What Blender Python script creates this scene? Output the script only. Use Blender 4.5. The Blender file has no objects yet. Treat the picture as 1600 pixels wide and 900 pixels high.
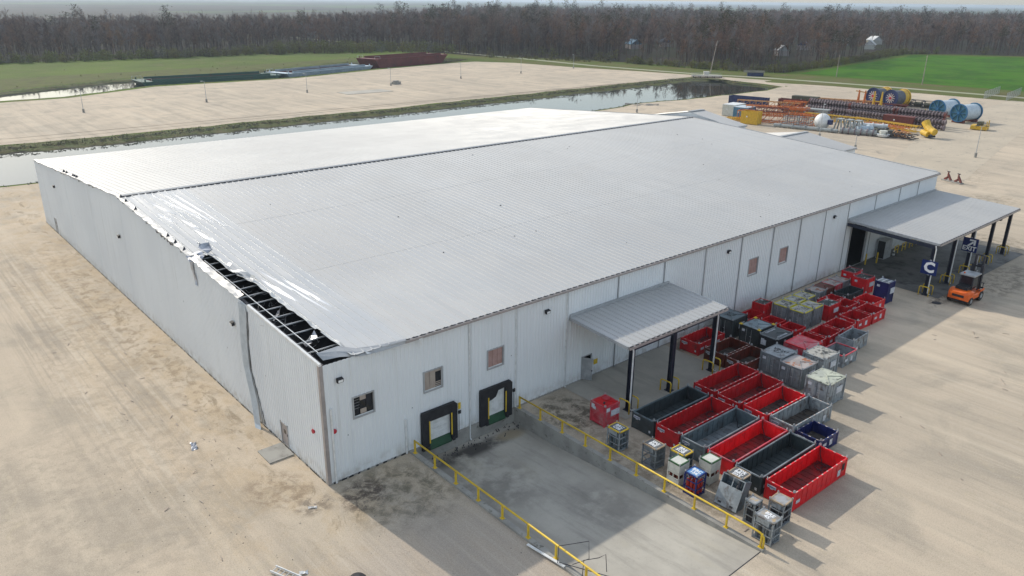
import bpy, math, random
from mathutils import Vector, Matrix, noise
from mathutils.geometry import tessellate_polygon
R = math.radians
rnd = random.Random(7)
scene = bpy.context.scene
COL = scene.collection

# ------------------------------------------------------------------ camera
cam_d = bpy.data.cameras.new('camera')
cam = bpy.data.objects.new('camera', cam_d)
COL.objects.link(cam)
cr = Vector((0.75699, -0.65335, 0.01063)); cu = Vector((0.22128, 0.27163, 0.93662)); cf = Vector((0.61482, 0.70665, -0.35019))
cam.matrix_world = Matrix(((cr.x, cu.x, -cf.x, -18.503), (cr.y, cu.y, -cf.y, -38.705), (cr.z, cu.z, -cf.z, 28.995), (0, 0, 0, 1)))
cam_d.sensor_width = 36.0
cam_d.lens = 27.09
cam_d.clip_start = 0.5
cam_d.clip_end = 40000
scene.camera = cam

# ------------------------------------------------------------------ sky and sun
SUN_EL, SUN_AZ = R(31.8), R(-5.5)          # azimuth clockwise from +Y
world = bpy.data.worlds.new("World")
scene.world = world
world.use_nodes = True
wn = world.node_tree
bg = wn.nodes['Background']
sky = wn.nodes.new('ShaderNodeTexSky')
sky.sky_type = 'NISHITA'
sky.sun_disc = False
sky.sun_elevation = SUN_EL
sky.sun_rotation = SUN_AZ
sky.air_density = 1.2
sky.dust_density = 1.6
sky.ozone_density = 2.0
veil = wn.nodes.new('ShaderNodeMix'); veil.data_type = 'RGBA'      # thin high haze whitening the whole sky
veil.inputs[0].default_value = 0.5
veil.inputs[7].default_value = (3.7, 3.95, 4.1, 1)
wn.links.new(sky.outputs[0], veil.inputs[6])
wn.links.new(veil.outputs[2], bg.inputs[0])
bg.inputs[1].default_value = 0.15
sd = bpy.data.lights.new('sun', 'SUN')
sd.energy = 2.6
sd.angle = R(0.6)
sd.color = (1.0, 0.925, 0.80)
sun = bpy.data.objects.new('sun', sd)
COL.objects.link(sun)
sdir = Vector((math.sin(SUN_AZ) * math.cos(SUN_EL), math.cos(SUN_AZ) * math.cos(SUN_EL), math.sin(SUN_EL)))
sun.rotation_euler = sdir.to_track_quat('Z', 'Y').to_euler()
sun.location = (0, 60, 80)
vs = scene.view_settings
vs.view_transform = 'Standard'
vs.look = 'None'
vs.exposure = 0.42
vs.gamma = 1.0
vs.use_curve_mapping = False
scene.cycles.max_bounces = 5
scene.cycles.volume_bounces = 0
scene.cycles.use_denoising = True

# ------------------------------------------------------------------ mesh helpers
class MB:
    def __init__(s):
        s.v = []; s.f = []; s.m = []
    def poly(s, pts, m=0):
        k = len(s.v); s.v += [tuple(p) for p in pts]
        s.f.append(tuple(range(k, k + len(pts)))); s.m.append(m)
    def box(s, x0, y0, z0, x1, y1, z1, m=0):
        k = len(s.v)
        s.v += [(x0, y0, z0), (x1, y0, z0), (x1, y1, z0), (x0, y1, z0), (x0, y0, z1), (x1, y0, z1), (x1, y1, z1), (x0, y1, z1)]
        for q in ((0, 3, 2, 1), (4, 5, 6, 7), (0, 1, 5, 4), (1, 2, 6, 5), (2, 3, 7, 6), (3, 0, 4, 7)):
            s.f.append(tuple(k + i for i in q)); s.m.append(m)
        return s
    def bar(s, a, b, w, h=None, m=0, up=(0, 0, 1)):
        a = Vector(a); b = Vector(b); h = h or w
        d = (b - a).normalized(); u = Vector(up)
        if abs(d.dot(u)) > .95: u = Vector((1, 0, 0))
        r = d.cross(u).normalized() * w / 2; u = r.cross(d).normalized() * h / 2
        k = len(s.v)
        for p in (a, b):
            for q in (-r - u, r - u, r + u, -r + u): s.v.append(tuple(p + q))
        for q in ((0, 1, 2, 3), (7, 6, 5, 4), (0, 4, 5, 1), (1, 5, 6, 2), (2, 6, 7, 3), (3, 7, 4, 0)):
            s.f.append(tuple(k + i for i in q)); s.m.append(m)
        return s
    def tube(s, pts, r, n=8, m=0, caps=True):
        pts = [Vector(p) for p in pts]
        if not isinstance(r, (list, tuple)): r = [r] * len(pts)
        k = len(s.v); pu = None
        for i, p in enumerate(pts):
            d = (pts[min(i + 1, len(pts) - 1)] - pts[max(i - 1, 0)]).normalized()
            u = pu if pu else (Vector((0, 0, 1)) if abs(d.z) < .9 else Vector((1, 0, 0)))
            x = d.cross(u).normalized(); u = x.cross(d).normalized(); pu = u
            for j in range(n):
                t = 2 * math.pi * j / n
                s.v.append(tuple(p + (x * math.cos(t) + u * math.sin(t)) * r[i]))
        for i in range(len(pts) - 1):
            for j in range(n):
                a = k + i * n + j; b = k + i * n + (j + 1) % n
                s.f.append((a, b, b + n, a + n)); s.m.append(m)
        if caps:
            s.f.append(tuple(k + j for j in range(n))[::-1]); s.m.append(m)
            s.f.append(tuple(k + (len(pts) - 1) * n + j for j in range(n))); s.m.append(m)
        return s
    def ring(s, c, ax, r, w, n=24, m=0, th=.1):
        # a closed hoop about axis ax at centre c
        c = Vector(c); ax = Vector(ax).normalized(); u = Vector((0, 0, 1)) if abs(ax.z) < .9 else Vector((1, 0, 0))
        x = ax.cross(u).normalized(); u = x.cross(ax)
        k = len(s.v)
        for j in range(n):
            t = 2 * math.pi * j / n; e = x * math.cos(t) + u * math.sin(t)
            for q, o in ((r, -w / 2), (r, w / 2), (r - th, w / 2), (r - th, -w / 2)): s.v.append(tuple(c + e * q + ax * o))
        for j in range(n):
            a = k + j * 4; b = k + ((j + 1) % n) * 4
            for i in range(4):
                s.f.append((a + i, b + i, b + (i + 1) % 4, a + (i + 1) % 4)); s.m.append(m)
        return s
    def mesh(s, name):
        me = bpy.data.meshes.new(name)
        me.from_pydata(s.v, [], s.f)
        if any(s.m): me.polygons.foreach_set('material_index', s.m)
        me.update()
        return me
    def build(s, name, mats, parent=None, **kw):
        return place(name, s.mesh(name), mats, parent, **kw)

def place(name, me, mats, parent=None, loc=(0, 0, 0), rz=0, smooth=False, kind=None, label=None, rot=None):
    o = bpy.data.objects.new(name, me)
    COL.objects.link(o)
    if not isinstance(mats, (list, tuple)): mats = [mats]
    if len(me.materials) == 0:
        for m in mats: me.materials.append(m)
    else:
        for i, m in enumerate(mats):
            if me.materials[i] is not m:
                o.material_slots[i].link = 'OBJECT'; o.material_slots[i].material = m
    if smooth: me.polygons.foreach_set('use_smooth', [True] * len(me.polygons))
    if parent: o.parent = parent
    o.location = loc
    o.rotation_euler = rot if rot else (0, 0, rz)
    if kind: o['kind'] = kind
    if label: o['label'] = label
    return o

def thing(name, label, cat, loc=(0, 0, 0), rz=0, group=None, rot=None):
    o = bpy.data.objects.new(name, None)
    COL.objects.link(o)
    o.empty_display_size = .3
    o.location = loc; o.rotation_euler = rot if rot else (0, 0, rz)
    tag(o, label, cat, group)
    return o
def tag(o, label, cat, group=None):
    o['label'] = label; o['category'] = cat
    if group: o['group'] = group
    return o
CACHE = {}
def cached(key, fn):
    if key not in CACHE: CACHE[key] = fn().mesh(str(key[0]))
    return CACHE[key]
def kids(o): return [c for c in ALLK.get(o.name, [])]
def copy_tree(root, loc, rz=None, label=None):
    r = root.copy(); COL.objects.link(r); r.location = loc
    if rz is not None: r.rotation_euler = (0, 0, rz)
    if label: r['label'] = label
    for ch in root.children:
        c = ch.copy(); COL.objects.link(c); c.parent = r
        for g in ch.children:
            d = g.copy(); COL.objects.link(d); d.parent = c
    return r

# ------------------------------------------------------------------ materials
def nodes(name):
    m = bpy.data.materials.new(name); m.use_nodes = True
    nt = m.node_tree; b = nt.nodes['Principled BSDF']
    return m, nt, b
def N(nt, t, **k):
    n = nt.nodes.new(t)
    for a, v in k.items():
        if a.startswith('i_'): n.inputs[a[2:].replace('_', ' ')].default_value = v
        else: setattr(n, a, v)
    return n
def mixc(nt, fac, a, b, blend='MIX'):
    n = nt.nodes.new('ShaderNodeMix'); n.data_type = 'RGBA'; n.blend_type = blend
    for s, v in ((0, fac), (6, a), (7, b)):
        if isinstance(v, bpy.types.NodeSocket): nt.links.new(v, n.inputs[s])
        else: n.inputs[s].default_value = v if s == 0 else (v[0], v[1], v[2], 1)
    return n.outputs[2]
def math2(nt, op, a, b=0.0, c=None):
    n = nt.nodes.new('ShaderNodeMath'); n.operation = op
    for i, v in enumerate((a, b, c)):
        if v is None: continue
        if isinstance(v, bpy.types.NodeSocket): nt.links.new(v, n.inputs[i])
        else: n.inputs[i].default_value = v
    return n.outputs[0]
def ramp(nt, x, lo, hi, a=0.0, b=1.0):
    n = nt.nodes.new('ShaderNodeMapRange'); n.clamp = True
    n.interpolation_type = 'SMOOTHSTEP'
    nt.links.new(x, n.inputs[0])
    for i, v in zip((1, 2, 3, 4), (lo, hi, a, b)): n.inputs[i].default_value = v
    return n.outputs[0]
def noise_n(nt, vec, scale, detail=4, rough=.55, stretch=None, rotz=0, dist=0):
    if stretch or rotz:
        mp = nt.nodes.new('ShaderNodeMapping'); mp.inputs['Scale'].default_value = stretch or (1, 1, 1)
        mp.inputs['Rotation'].default_value = (0, 0, rotz)
        nt.links.new(vec, mp.inputs[0]); vec = mp.outputs[0]
    n = nt.nodes.new('ShaderNodeTexNoise')
    n.inputs['Scale'].default_value = scale; n.inputs['Detail'].default_value = detail
    n.inputs['Roughness'].default_value = rough; n.inputs['Distortion'].default_value = dist
    nt.links.new(vec, n.inputs['Vector'])
    return n.outputs['Fac']
def coords(nt, world=False):
    if world:
        return nt.nodes.new('ShaderNodeNewGeometry').outputs['Position']
    t = nt.nodes.new('ShaderNodeTexCoord').outputs['Object']
    oi = nt.nodes.new('ShaderNodeObjectInfo')
    s = nt.nodes.new('ShaderNodeVectorMath'); s.operation = 'SCALE'
    cx = nt.nodes.new('ShaderNodeCombineXYZ')
    for i in range(3): nt.links.new(oi.outputs['Random'], cx.inputs[i])
    nt.links.new(cx.outputs[0], s.inputs[0]); s.inputs['Scale'].default_value = 37.0
    a = nt.nodes.new('ShaderNodeVectorMath'); a.operation = 'ADD'
    nt.links.new(t, a.inputs[0]); nt.links.new(s.outputs[0], a.inputs[1])
    return a.outputs[0]
def bump(nt, b, h, strength=.3, dist=.05):
    n = nt.nodes.new('ShaderNodeBump'); n.inputs['Strength'].default_value = strength; n.inputs['Distance'].default_value = dist
    nt.links.new(h, n.inputs['Height']); nt.links.new(n.outputs[0], b.inputs['Normal'])
def M(name, c1, c2=None, rough=.6, metal=0.0, scale=2.0, lo=.4, hi=.65, c3=None, s3=8.0, lo3=.58, hi3=.68, bmp=0, bs=30, world=False, stretch=None, spec=.5):
    m, nt, b = nodes(name)
    v = coords(nt, world)
    c2 = c2 or tuple(x * .75 for x in c1)
    col = mixc(nt, ramp(nt, noise_n(nt, v, scale, 6, .6, stretch), lo, hi), c1, c2)
    if c3: col = mixc(nt, ramp(nt, noise_n(nt, v, s3, 6, .65, stretch), lo3, hi3), col, c3)
    nt.links.new(col, b.inputs['Base Color'])
    b.inputs['Roughness'].default_value = rough; b.inputs['Metallic'].default_value = metal
    b.inputs['Specular IOR Level'].default_value = spec
    if bmp: bump(nt, b, noise_n(nt, v, bs, 3), bmp, .03)
    return m

def make_roof(name, c1, c2, rough, wob=.15):
    m, nt, b = nodes(name)
    v = coords(nt, True)
    big = noise_n(nt, v, .05, 5, .6)
    st = noise_n(nt, v, 1.0, 4, .6, (1.3, .05, 1))
    col = mixc(nt, ramp(nt, big, .35, .7), c1, c2)
    col = mixc(nt, ramp(nt, st, .5, .8, 0, .35), col, tuple(x * .85 for x in c2))
    # sheets differ a little, panel by panel
    oi = nt.nodes.new('ShaderNodeObjectInfo')
    col = mixc(nt, ramp(nt, oi.outputs['Random'], 0, 1, 0, .22), col, tuple(x * .88 for x in c1))
    nt.links.new(col, b.inputs['Base Color'])
    r = ramp(nt, noise_n(nt, v, .3, 4), .3, .7, rough - .06, rough + .08)
    nt.links.new(r, b.inputs['Roughness'])
    b.inputs['Metallic'].default_value = .25
    bump(nt, b, noise_n(nt, v, .8, 3, .5, (1.6, .25, 1)), wob, .05)
    return m
m_roof = make_roof('galvalume_roof', (.525, .522, .512), (.465, .462, .455), .50)
m_roof_far = m_roof
m_creased = make_roof('creased_roof_sheet', (.54, .545, .545), (.48, .485, .485), .38, .10)

def make_wall():
    m, nt, b = nodes('white_wall_sheet')
    v = coords(nt, True)
    col = mixc(nt, ramp(nt, noise_n(nt, v, .12, 4), .3, .7), (.80, .825, .84), (.74, .765, .785))
    col = mixc(nt, ramp(nt, noise_n(nt, v, .9, 5, .6, (1, 1, .12)), .5, .75, 0, .25), col, (.60, .62, .62))
    g = nt.nodes.new('ShaderNodeSeparateXYZ'); nt.links.new(v, g.inputs[0])
    low = ramp(nt, g.outputs[2], 1.3, 0.1)
    dirt = math2(nt, 'MULTIPLY', low, ramp(nt, noise_n(nt, v, 1.6, 5), .35, .7, 0, .5))
    col = mixc(nt, dirt, col, (.34, .30, .24))
    run = noise_n(nt, v, 1.0, 5, .7, (1.6, 1.6, .06), 0, .1)
    col = mixc(nt, ramp(nt, run, .58, .74, 0, .35), col, (.50, .49, .46))
    nt.links.new(col, b.inputs['Base Color'])
    b.inputs['Roughness'].default_value = .5
    bump(nt, b, noise_n(nt, v, .5, 2), .12, .1)
    return m
m_wall = make_wall()
m_trim = M('grey_trim', (.42, .43, .44), (.36, .37, .38), .5, .2)
m_trimpink = M('taupe_trim', (.40, .36, .35), (.33, .30, .29), .5, .2)
m_white = M('white_paint', (.74, .75, .75), (.62, .63, .62), .45)
m_offwhite = M('offwhite_paint', (.62, .62, .56), (.5, .5, .45), .5, c3=(.3, .22, .12), lo3=.66, hi3=.75)
m_galv = M('galvanised', (.50, .52, .54), (.38, .40, .42), .4, .5)
m_black = M('black_rubber', (.012, .012, .016), (.022, .022, .026), .7)
m_dark = M('dark_steel', (.03, .032, .04), (.05, .05, .06), .5, .3)
m_navypost = M('navy_post_paint', (.012, .017, .035), (.02, .025, .045), .45)
m_yellow = M('safety_yellow', (.72, .50, .03), (.60, .40, .03), .5, c3=(.25, .15, .04), s3=5, lo3=.68, hi3=.75)
m_green = M('dock_green', (.012, .07, .028), (.01, .045, .02), .6)
m_conc = M('concrete', (.34, .33, .30), (.26, .25, .23), .85, scale=.8, c3=(.16, .15, .13), s3=2, bmp=.2, bs=20, world=True)
m_wood = M('plywood', (.40, .34, .29), (.32, .26, .22), .8, stretch=(1, 1, .2))
m_pinkboard = M('pink_board', (.42, .27, .24), (.36, .22, .19), .8)
m_glass = M('dark_glass', (.02, .022, .026), (.03, .03, .035), .08)
m_insul = M('torn_silver_insulation', (.45, .47, .52), (.25, .27, .31), .35, .4)
m_red_bell = M('red_bell', (.45, .01, .03), None, .4)
m_lens = M('lamp_lens', (.85, .87, .88), (.8, .82, .84), .15)
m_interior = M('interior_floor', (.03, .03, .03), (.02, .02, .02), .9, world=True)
m_orange = M('forklift_orange', (.80, .14, .01), (.70, .11, .01), .35)
m_tyre = M('tyre', (.02, .02, .02), (.06, .055, .05), .85)
m_navysign = M('navy_sign', (.008, .025, .13), (.008, .02, .11), .35)
m_signwhite = M('sign_white', (.82, .83, .84), (.78, .79, .8), .4)

# yard surface: compacted limestone with tracks, stains and damp patches
def blob(nt, v, cx, cy, rx, ry, rot=0.0, soft=.5):
    mp = nt.nodes.new('ShaderNodeMapping'); mp.vector_type = 'TEXTURE'
    mp.inputs['Location'].default_value = (cx, cy, 0); mp.inputs['Rotation'].default_value = (0, 0, R(rot)); mp.inputs['Scale'].default_value = (rx, ry, 1000)
    nt.links.new(v, mp.inputs[0])
    l = nt.nodes.new('ShaderNodeVectorMath'); l.operation = 'LENGTH'; nt.links.new(mp.outputs[0], l.inputs[0])
    return ramp(nt, l.outputs['Value'], 1.0, 1.0 - soft)
def make_gravel():
    m, nt, b = nodes('limestone_yard')
    v = coords(nt, True)
    n1 = noise_n(nt, v, .035, 6, .6)
    col = mixc(nt, ramp(nt, n1, .35, .65), (.57, .472, .36), (.465, .392, .305))
    n2 = noise_n(nt, v, .16, 7, .62, (1, 1, 1), 0, .6)
    col = mixc(nt, ramp(nt, n2, .46, .66, 0, .75), col, (.37, .32, .255))
    n3 = noise_n(nt, v, .55, 7, .68, None, 0, 1.0)
    col = mixc(nt, ramp(nt, n3, .55, .72, 0, .6), col, (.50, .42, .30))
    # wheel tracks in several sweeps
    for st, rz, a in (((.30, .03, 1), R(20), .26), ((.4, .03, 1), R(-38), .26), ((.5, .04, 1), R(62), .24), ((.25, .02, 1), R(97), .22)):
        t = noise_n(nt, v, 1.0, 6, .62, st, rz, .25)
        col = mixc(nt, ramp(nt, t, .54, .68, 0, a), col, (.66, .56, .425))
        col = mixc(nt, ramp(nt, t, .44, .32, 0, a), col, (.31, .27, .22))
    # sandy orange wash along the walls
    g = nt.nodes.new('ShaderNodeSeparateXYZ'); nt.links.new(v, g.inputs[0])
    near = math2(nt, 'MULTIPLY', ramp(nt, g.outputs[0], -13, -1.5), ramp(nt, g.outputs[0], 8, 1))
    wash = math2(nt, 'MULTIPLY', near, ramp(nt, noise_n(nt, v, .38, 7, .66, (1, .6, 1), 0, .8), .42, .62))
    col = mixc(nt, math2(nt, 'MULTIPLY', wash, .5), col, (.46, .345, .215))
    dk = math2(nt, 'MULTIPLY', math2(nt, 'MULTIPLY', ramp(nt, g.outputs[0], -5.5, -1.5), ramp(nt, g.outputs[0], .5, 0)), ramp(nt, noise_n(nt, v, .5, 8, .7, (1.2, .5, 1), 0, 1.2), .53, .66))
    col = mixc(nt, math2(nt, 'MULTIPLY', dk, .6), col, (.20, .155, .095))
    # paired tyre tracks, finer than the sweeps above
    for sc_, rz, cx, cy, rx, ry, a in ((2.2, R(-35), -8, -14, 26, 12, .5), (2.0, R(12), 4, -20, 20, 14, .4), (1.3, R(70), 50, -28, 30, 14, .16), (1.4, R(-60), 45, -30, 26, 16, .22), (1.2, R(15), 60, -20, 22, 14, .2), (1.7, R(86), -7, 35, 6, 50, .45), (1.0, R(-70), 120, 5, 60, 25, .2), (.5, R(30), 120, 170, 200, 60, .28), (.6, R(-82), 190, 60, 70, 60, .22)):
        t = noise_n(nt, v, 1.0, 5, .7, (sc_, sc_ * .022, 1), rz, .35)
        k = math2(nt, 'MULTIPLY', blob(nt, v, cx, cy, rx, ry, 0, .6), ramp(nt, t, .52, .60, 0, a))
        col = mixc(nt, k, col, (.30, .265, .22))
        k = math2(nt, 'MULTIPLY', blob(nt, v, cx, cy, rx, ry, 0, .6), ramp(nt, t, .46, .40, 0, a))
        col = mixc(nt, k, col, (.60, .53, .43))
    # damp and oily stains
    fine = noise_n(nt, v, 1.1, 8, .72, None, 0, .35)
    for cx, cy, rx, ry, rot, a, c, lo, hi in (
        (2.9, -3.8, 4.4, 5.0, 10, .75, (.10, .09, .055), .40, .64), (1.2, -2.2, 2.2, 1.8, 30, .8, (.085, .06, .05), .40, .58),
        (18.3, -3.2, 3.0, 3.6, 0, .8, (.07, .06, .04), .42, .6), (17.5, -13, 2.6, 11, 0, .5, (.12, .09, .06), .38, .6),
        (25, -14, 12, 9, 0, .4, (.14, .11, .08), .35, .6), (37, -1.4, 5, 1.6, 0, .8, (.05, .045, .035), .35, .55), (66, -11.2, 5, 1.2, 5, .75, (.06, .05, .04), .42, .58),
        (77, -13.5, 9, 2.6, 8, .6, (.10, .09, .07), .42, .6), (92, -9, 6, 9, 10, .5, (.15, .125, .09), .42, .6),
        (112, 4, 14, 6, -20, .5, (.16, .13, .085), .44, .6), (135, 14, 16, 7, 20, .35, (.2, .165, .12), .42, .6),
        (-2.6, 1.6, 2.4, 3.2, 20, .6, (.20, .14, .09), .42, .62), (-1.6, -1.3, 1.6, 1.2, 0, .6, (.12, .095, .075), .42, .55),
        (-4, 50, 7, 28, 2, .32, (.27, .205, .14), .42, .64), (-6, 24, 6, 24, 6, .30, (.27, .215, .155), .44, .62), (-12, 8, 9, 14, 20, .45, (.33, .28, .22), .42, .62), (-2.5, 34, 2, 34, 2, .4, (.21, .15, .09), .5, .6), (175, 55, 40, 30, 0, .3, (.28, .25, .20), .42, .6)):
        s = math2(nt, 'MULTIPLY', blob(nt, v, cx, cy, rx, ry, rot), ramp(nt, fine, lo, hi, 0, a))
        col = mixc(nt, s, col, c)
    # loose grey gravel near the corner
    gv = math2(nt, 'MULTIPLY', blob(nt, v, 1.5, -12, 9, 9, 0, .6), .6)
    col = mixc(nt, gv, col, (.40, .345, .295))
    sp = noise_n(nt, v, 14, 4, .8)
    col = mixc(nt, ramp(nt, sp, .5, .66, 0, .45), col, (.22, .20, .17))
    col = mixc(nt, ramp(nt, sp, .46, .34, 0, .45), col, (.60, .54, .45))
    nt.links.new(col, b.inputs['Base Color'])
    b.inputs['Roughness'].default_value = .95
    b.inputs['Specular IOR Level'].default_value = .2
    h = math2(nt, 'ADD', noise_n(nt, v, 10, 5, .7), math2(nt, 'MULTIPLY', noise_n(nt, v, .8, 5, .6), 1.5))
    bump(nt, b, h, .35, .06)
    return m
m_gravel = make_gravel()
def make_pad():
    m, nt, b = nodes('concrete_slab')
    v = coords(nt, True)
    col = mixc(nt, ramp(nt, noise_n(nt, v, .18, 6, .6), .35, .65), (.46, .43, .37), (.36, .335, .29))
    col = mixc(nt, ramp(nt, noise_n(nt, v, .9, 6, .65, (1, .12, 1), R(4)), .5, .7, 0, .5), col, (.23, .215, .19))
    col = mixc(nt, ramp(nt, noise_n(nt, v, .7, 6, .6, (1, .2, 1), R(-6), .5), .55, .72, 0, .45), col, (.42, .38, .30))
    col = mixc(nt, ramp(nt, noise_n(nt, v, 6, 5, .7), .55, .75, 0, .4), col, (.2, .19, .17))
    for cx, cy, rx, ry, a in ((11, -1.2, 6, 1.1, .95), (9, -5, 4.5, 6, .45), (12.5, -12, 3, 4, .35), (78, -5, 13, 5, .45)):
        s = math2(nt, 'MULTIPLY', blob(nt, v, cx, cy, rx, ry, 0, .7), ramp(nt, noise_n(nt, v, .6, 7, .65), .36, .6, 0, a))
        col = mixc(nt, s, col, (.055, .05, .045))
    s = math2(nt, 'MULTIPLY', blob(nt, v, 14, -1.3, 1.6, .9, -10, .6), .8)
    col = mixc(nt, s, col, (.33, .27, .18))
    nt.links.new(col, b.inputs['Base Color'])
    b.inputs['Roughness'].default_value = .8
    bump(nt, b, noise_n(nt, v, 8, 5, .7), .15, .03)
    return m
m_pad = make_pad()
def make_terrain():
    m, nt, b = nodes('rough_grassland')
    v = coords(nt, True)
    col = mixc(nt, ramp(nt, noise_n(nt, v, .02, 6, .6), .35, .65), (.10, .150, .016), (.07, .105, .016))
    col = mixc(nt, ramp(nt, noise_n(nt, v, .12, 7, .7, (1, 1, 1), 0, .5), .5, .7, 0, .75), col, (.15, .125, .055))
    col = mixc(nt, ramp(nt, noise_n(nt, v, .9, 6, .7), .5, .7, 0, .5), col, (.07, .10, .02))
    # distant farmland: fields and dark woods
    g = nt.nodes.new('ShaderNodeSeparateXYZ'); nt.links.new(v, g.inputs[0])
    d = nt.nodes.new('ShaderNodeVectorMath'); d.operation = 'LENGTH'; nt.links.new(v, d.inputs[0])
    far = ramp(nt, d.outputs['Value'], 750, 1000)
    vo = nt.nodes.new('ShaderNodeTexVoronoi'); vo.inputs['Scale'].default_value = .0016; nt.links.new(v, vo.inputs['Vector'])
    fc = mixc(nt, ramp(nt, vo.outputs['Color'], .35, .65), (.07, .06, .05), (.09, .13, .05))
    fc = mixc(nt, ramp(nt, noise_n(nt, v, .004, 5), .5, .58), fc, (.05, .05, .04))
    col = mixc(nt, far, col, fc)
    nt.links.new(col, b.inputs['Base Color'])
    b.inputs['Roughness'].default_value = .95; b.inputs['Specular IOR Level'].default_value = .15
    bump(nt, b, noise_n(nt, v, .9, 6, .7), .8, .4)
    return m
m_terrain = make_terrain()
m_field = M('green_field', (.055, .155, .006), (.032, .10, .006), .95, scale=.045, c3=(.085, .14, .02), s3=.22, lo3=.5, hi3=.7, bmp=.6, bs=1, world=True, spec=.1)
m_woodfloor = M('leaf_litter', (.055, .045, .035), (.04, .045, .02), .95, scale=.05, world=True, spec=.1)
m_road = M('levee_road', (.30, .32, .20), (.36, .34, .26), .95, scale=.05, world=True)
m_verge = M('verge_grass', (.10, .125, .03), (.13, .12, .05), .95, scale=.1, c3=(.06, .08, .02), s3=1, world=True, spec=.1)
def make_bank():
    m, nt, b = nodes('grassy_mud_bank')
    v = coords(nt, True)
    g = nt.nodes.new('ShaderNodeSeparateXYZ'); nt.links.new(v, g.inputs[0])
    n = noise_n(nt, v, .5, 6, .7)
    grass = mixc(nt, ramp(nt, n, .4, .65), (.075, .10, .022), (.10, .085, .03))
    hh = math2(nt, 'ADD', g.outputs[2], math2(nt, 'MULTIPLY', math2(nt, 'SUBTRACT', noise_n(nt, v, .25, 5), .5), .7))
    col = mixc(nt, ramp(nt, hh, -.72, -.50), (.035, .028, .022), grass)
    nt.links.new(col, b.inputs['Base Color']); b.inputs['Roughness'].default_value = .95
    bump(nt, b, noise_n(nt, v, 2.0, 6, .7), .9, .4)
    return m
m_bank = make_bank()
def make_water():
    m, nt, b = nodes('canal_water')
    v = coords(nt, True)
    b.inputs['Base Color'].default_value = (.035, .04, .035, 1)
    b.inputs['Roughness'].default_value = .03
    b.inputs['IOR'].default_value = 1.33
    b.inputs['Specular IOR Level'].default_value = .9
    bump(nt, b, noise_n(nt, v, .6, 3, .5, (1, 1, 1), 0), .035, .05)
    return m
m_water = make_water()

# ------------------------------------------------------------------ setting
def sheet(name, outer, z, mat, holes=(), kind='structure'):
    loops = [[Vector((x, y, 0)) for x, y in outer]] + [[Vector((x, y, 0)) for x, y in h] for h in holes]
    tris = tessellate_polygon(loops)
    vs_ = [(p.x, p.y, z) for l in loops for p in l]
    me = bpy.data.meshes.new(name)
    fs = []
    for t in tris:
        a, b_, c = [Vector(vs_[i]) for i in t]
        fs.append(tuple(t) if (b_ - a).cross(c - a).z > 0 else tuple(t)[::-1])
    me.from_pydata(vs_, [], fs); me.update()
    return place(name, me, mat, kind=kind)
def densify(poly, step, jit, closed=True):
    out = []; n = len(poly)
    for i in range(n if closed else n - 1):
        a = Vector(poly[i]); b = Vector(poly[(i + 1) % n]); L = (b - a).length
        k = max(1, int(L / step)); k = min(k, 140)
        for j in range(k):
            p = a.lerp(b, j / k)
            if j: 
                q = noise.noise(Vector((p.x * .15, p.y * .15, 3))) + .5 * noise.noise(Vector((p.x * .6, p.y * .6, 9)))
                nrm = Vector((-(b - a).y, (b - a).x)).normalized()
                p = p + nrm * q * jit
            out.append((p.x, p.y))
    return out
canal = densify([(-260, 155), (-60, 150), (4.6, 147.5), (26, 147), (60, 148.5), (97, 149.5), (148, 153.5), (205, 157.5), (240, 160), (250, 157.5), (255, 150), (252, 140), (252, 128), (248, 117.5),
                 (232, 114.3), (218, 114.5), (184, 114.8), (168, 117), (150, 113.8), (120, 111), (60, 109), (4, 106.8), (-60, 110), (-260, 116)], 3.5, 1.0)
bargec = densify([(-300, 246), (-80, 247), (18, 252), (60, 276), (118, 284), (160, 300), (205, 318), (232, 312), (236, 290), (222, 281), (213, 278), (165, 266), (118, 250), (66, 249), (35, 231), (18, 230), (-80, 214), (-300, 190)], 4, 1.2)
PX0, PX1, PY = 6.35, 15.5, -21.2
pit = [(PX0, PY), (PX1, PY), (PX1, -.02), (PX0, -.02)]
sheet('ground', [(-13000, -9000), (13000, -9000), (13000, 13000), (-13000, 13000)], 0.0, m_terrain, [canal, bargec, pit])
# water
w1 = sheet('canal_water', [(-270, 105), (-270, 155), (262, 165), (262, 108)], -.70, m_water)
w2 = sheet('barge_canal_water', [(-310, 185), (-310, 252), (60, 290), (245, 330), (245, 270), (60, 225)], -.75, m_water)
def banks(name, poly, off, zw):
    n = len(poly); mb = MB(); rows = 4
    P = [Vector(p) for p in poly]
    area = sum(P[i].x * P[(i + 1) % n].y - P[(i + 1) % n].x * P[i].y for i in range(n))
    sg = 1 if area > 0 else -1
    ring = []
    for i in range(n):
        t = (P[(i + 1) % n] - P[i - 1]).normalized(); nr = Vector((-t.y, t.x)) * sg
        o = off(P[i], nr); col = []
        for r_ in range(rows + 1):
            f = r_ / rows
            q = P[i] + nr * o * f
            z = .03 + (zw - .03) * (f ** 1.3) + (noise.noise(Vector((q.x * .4, q.y * .4, 1))) * .3 if 0 < r_ < rows else 0)
            col.append((q.x, q.y, z))
        ring.append(col)
    for i in range(n):
        a = ring[i]; b = ring[(i + 1) % n]
        for r_ in range(rows): mb.poly([a[r_], a[r_ + 1], b[r_ + 1], b[r_]])
    return mb.build(name, m_bank, kind='structure')
banks('canal_bank', canal, lambda p, n: 8.0 if n.y < -.3 else 1.2, -.9)
banks('barge_canal_bank', bargec, lambda p, n: 3.0 if n.y < -.3 else .6, -.95)
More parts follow.
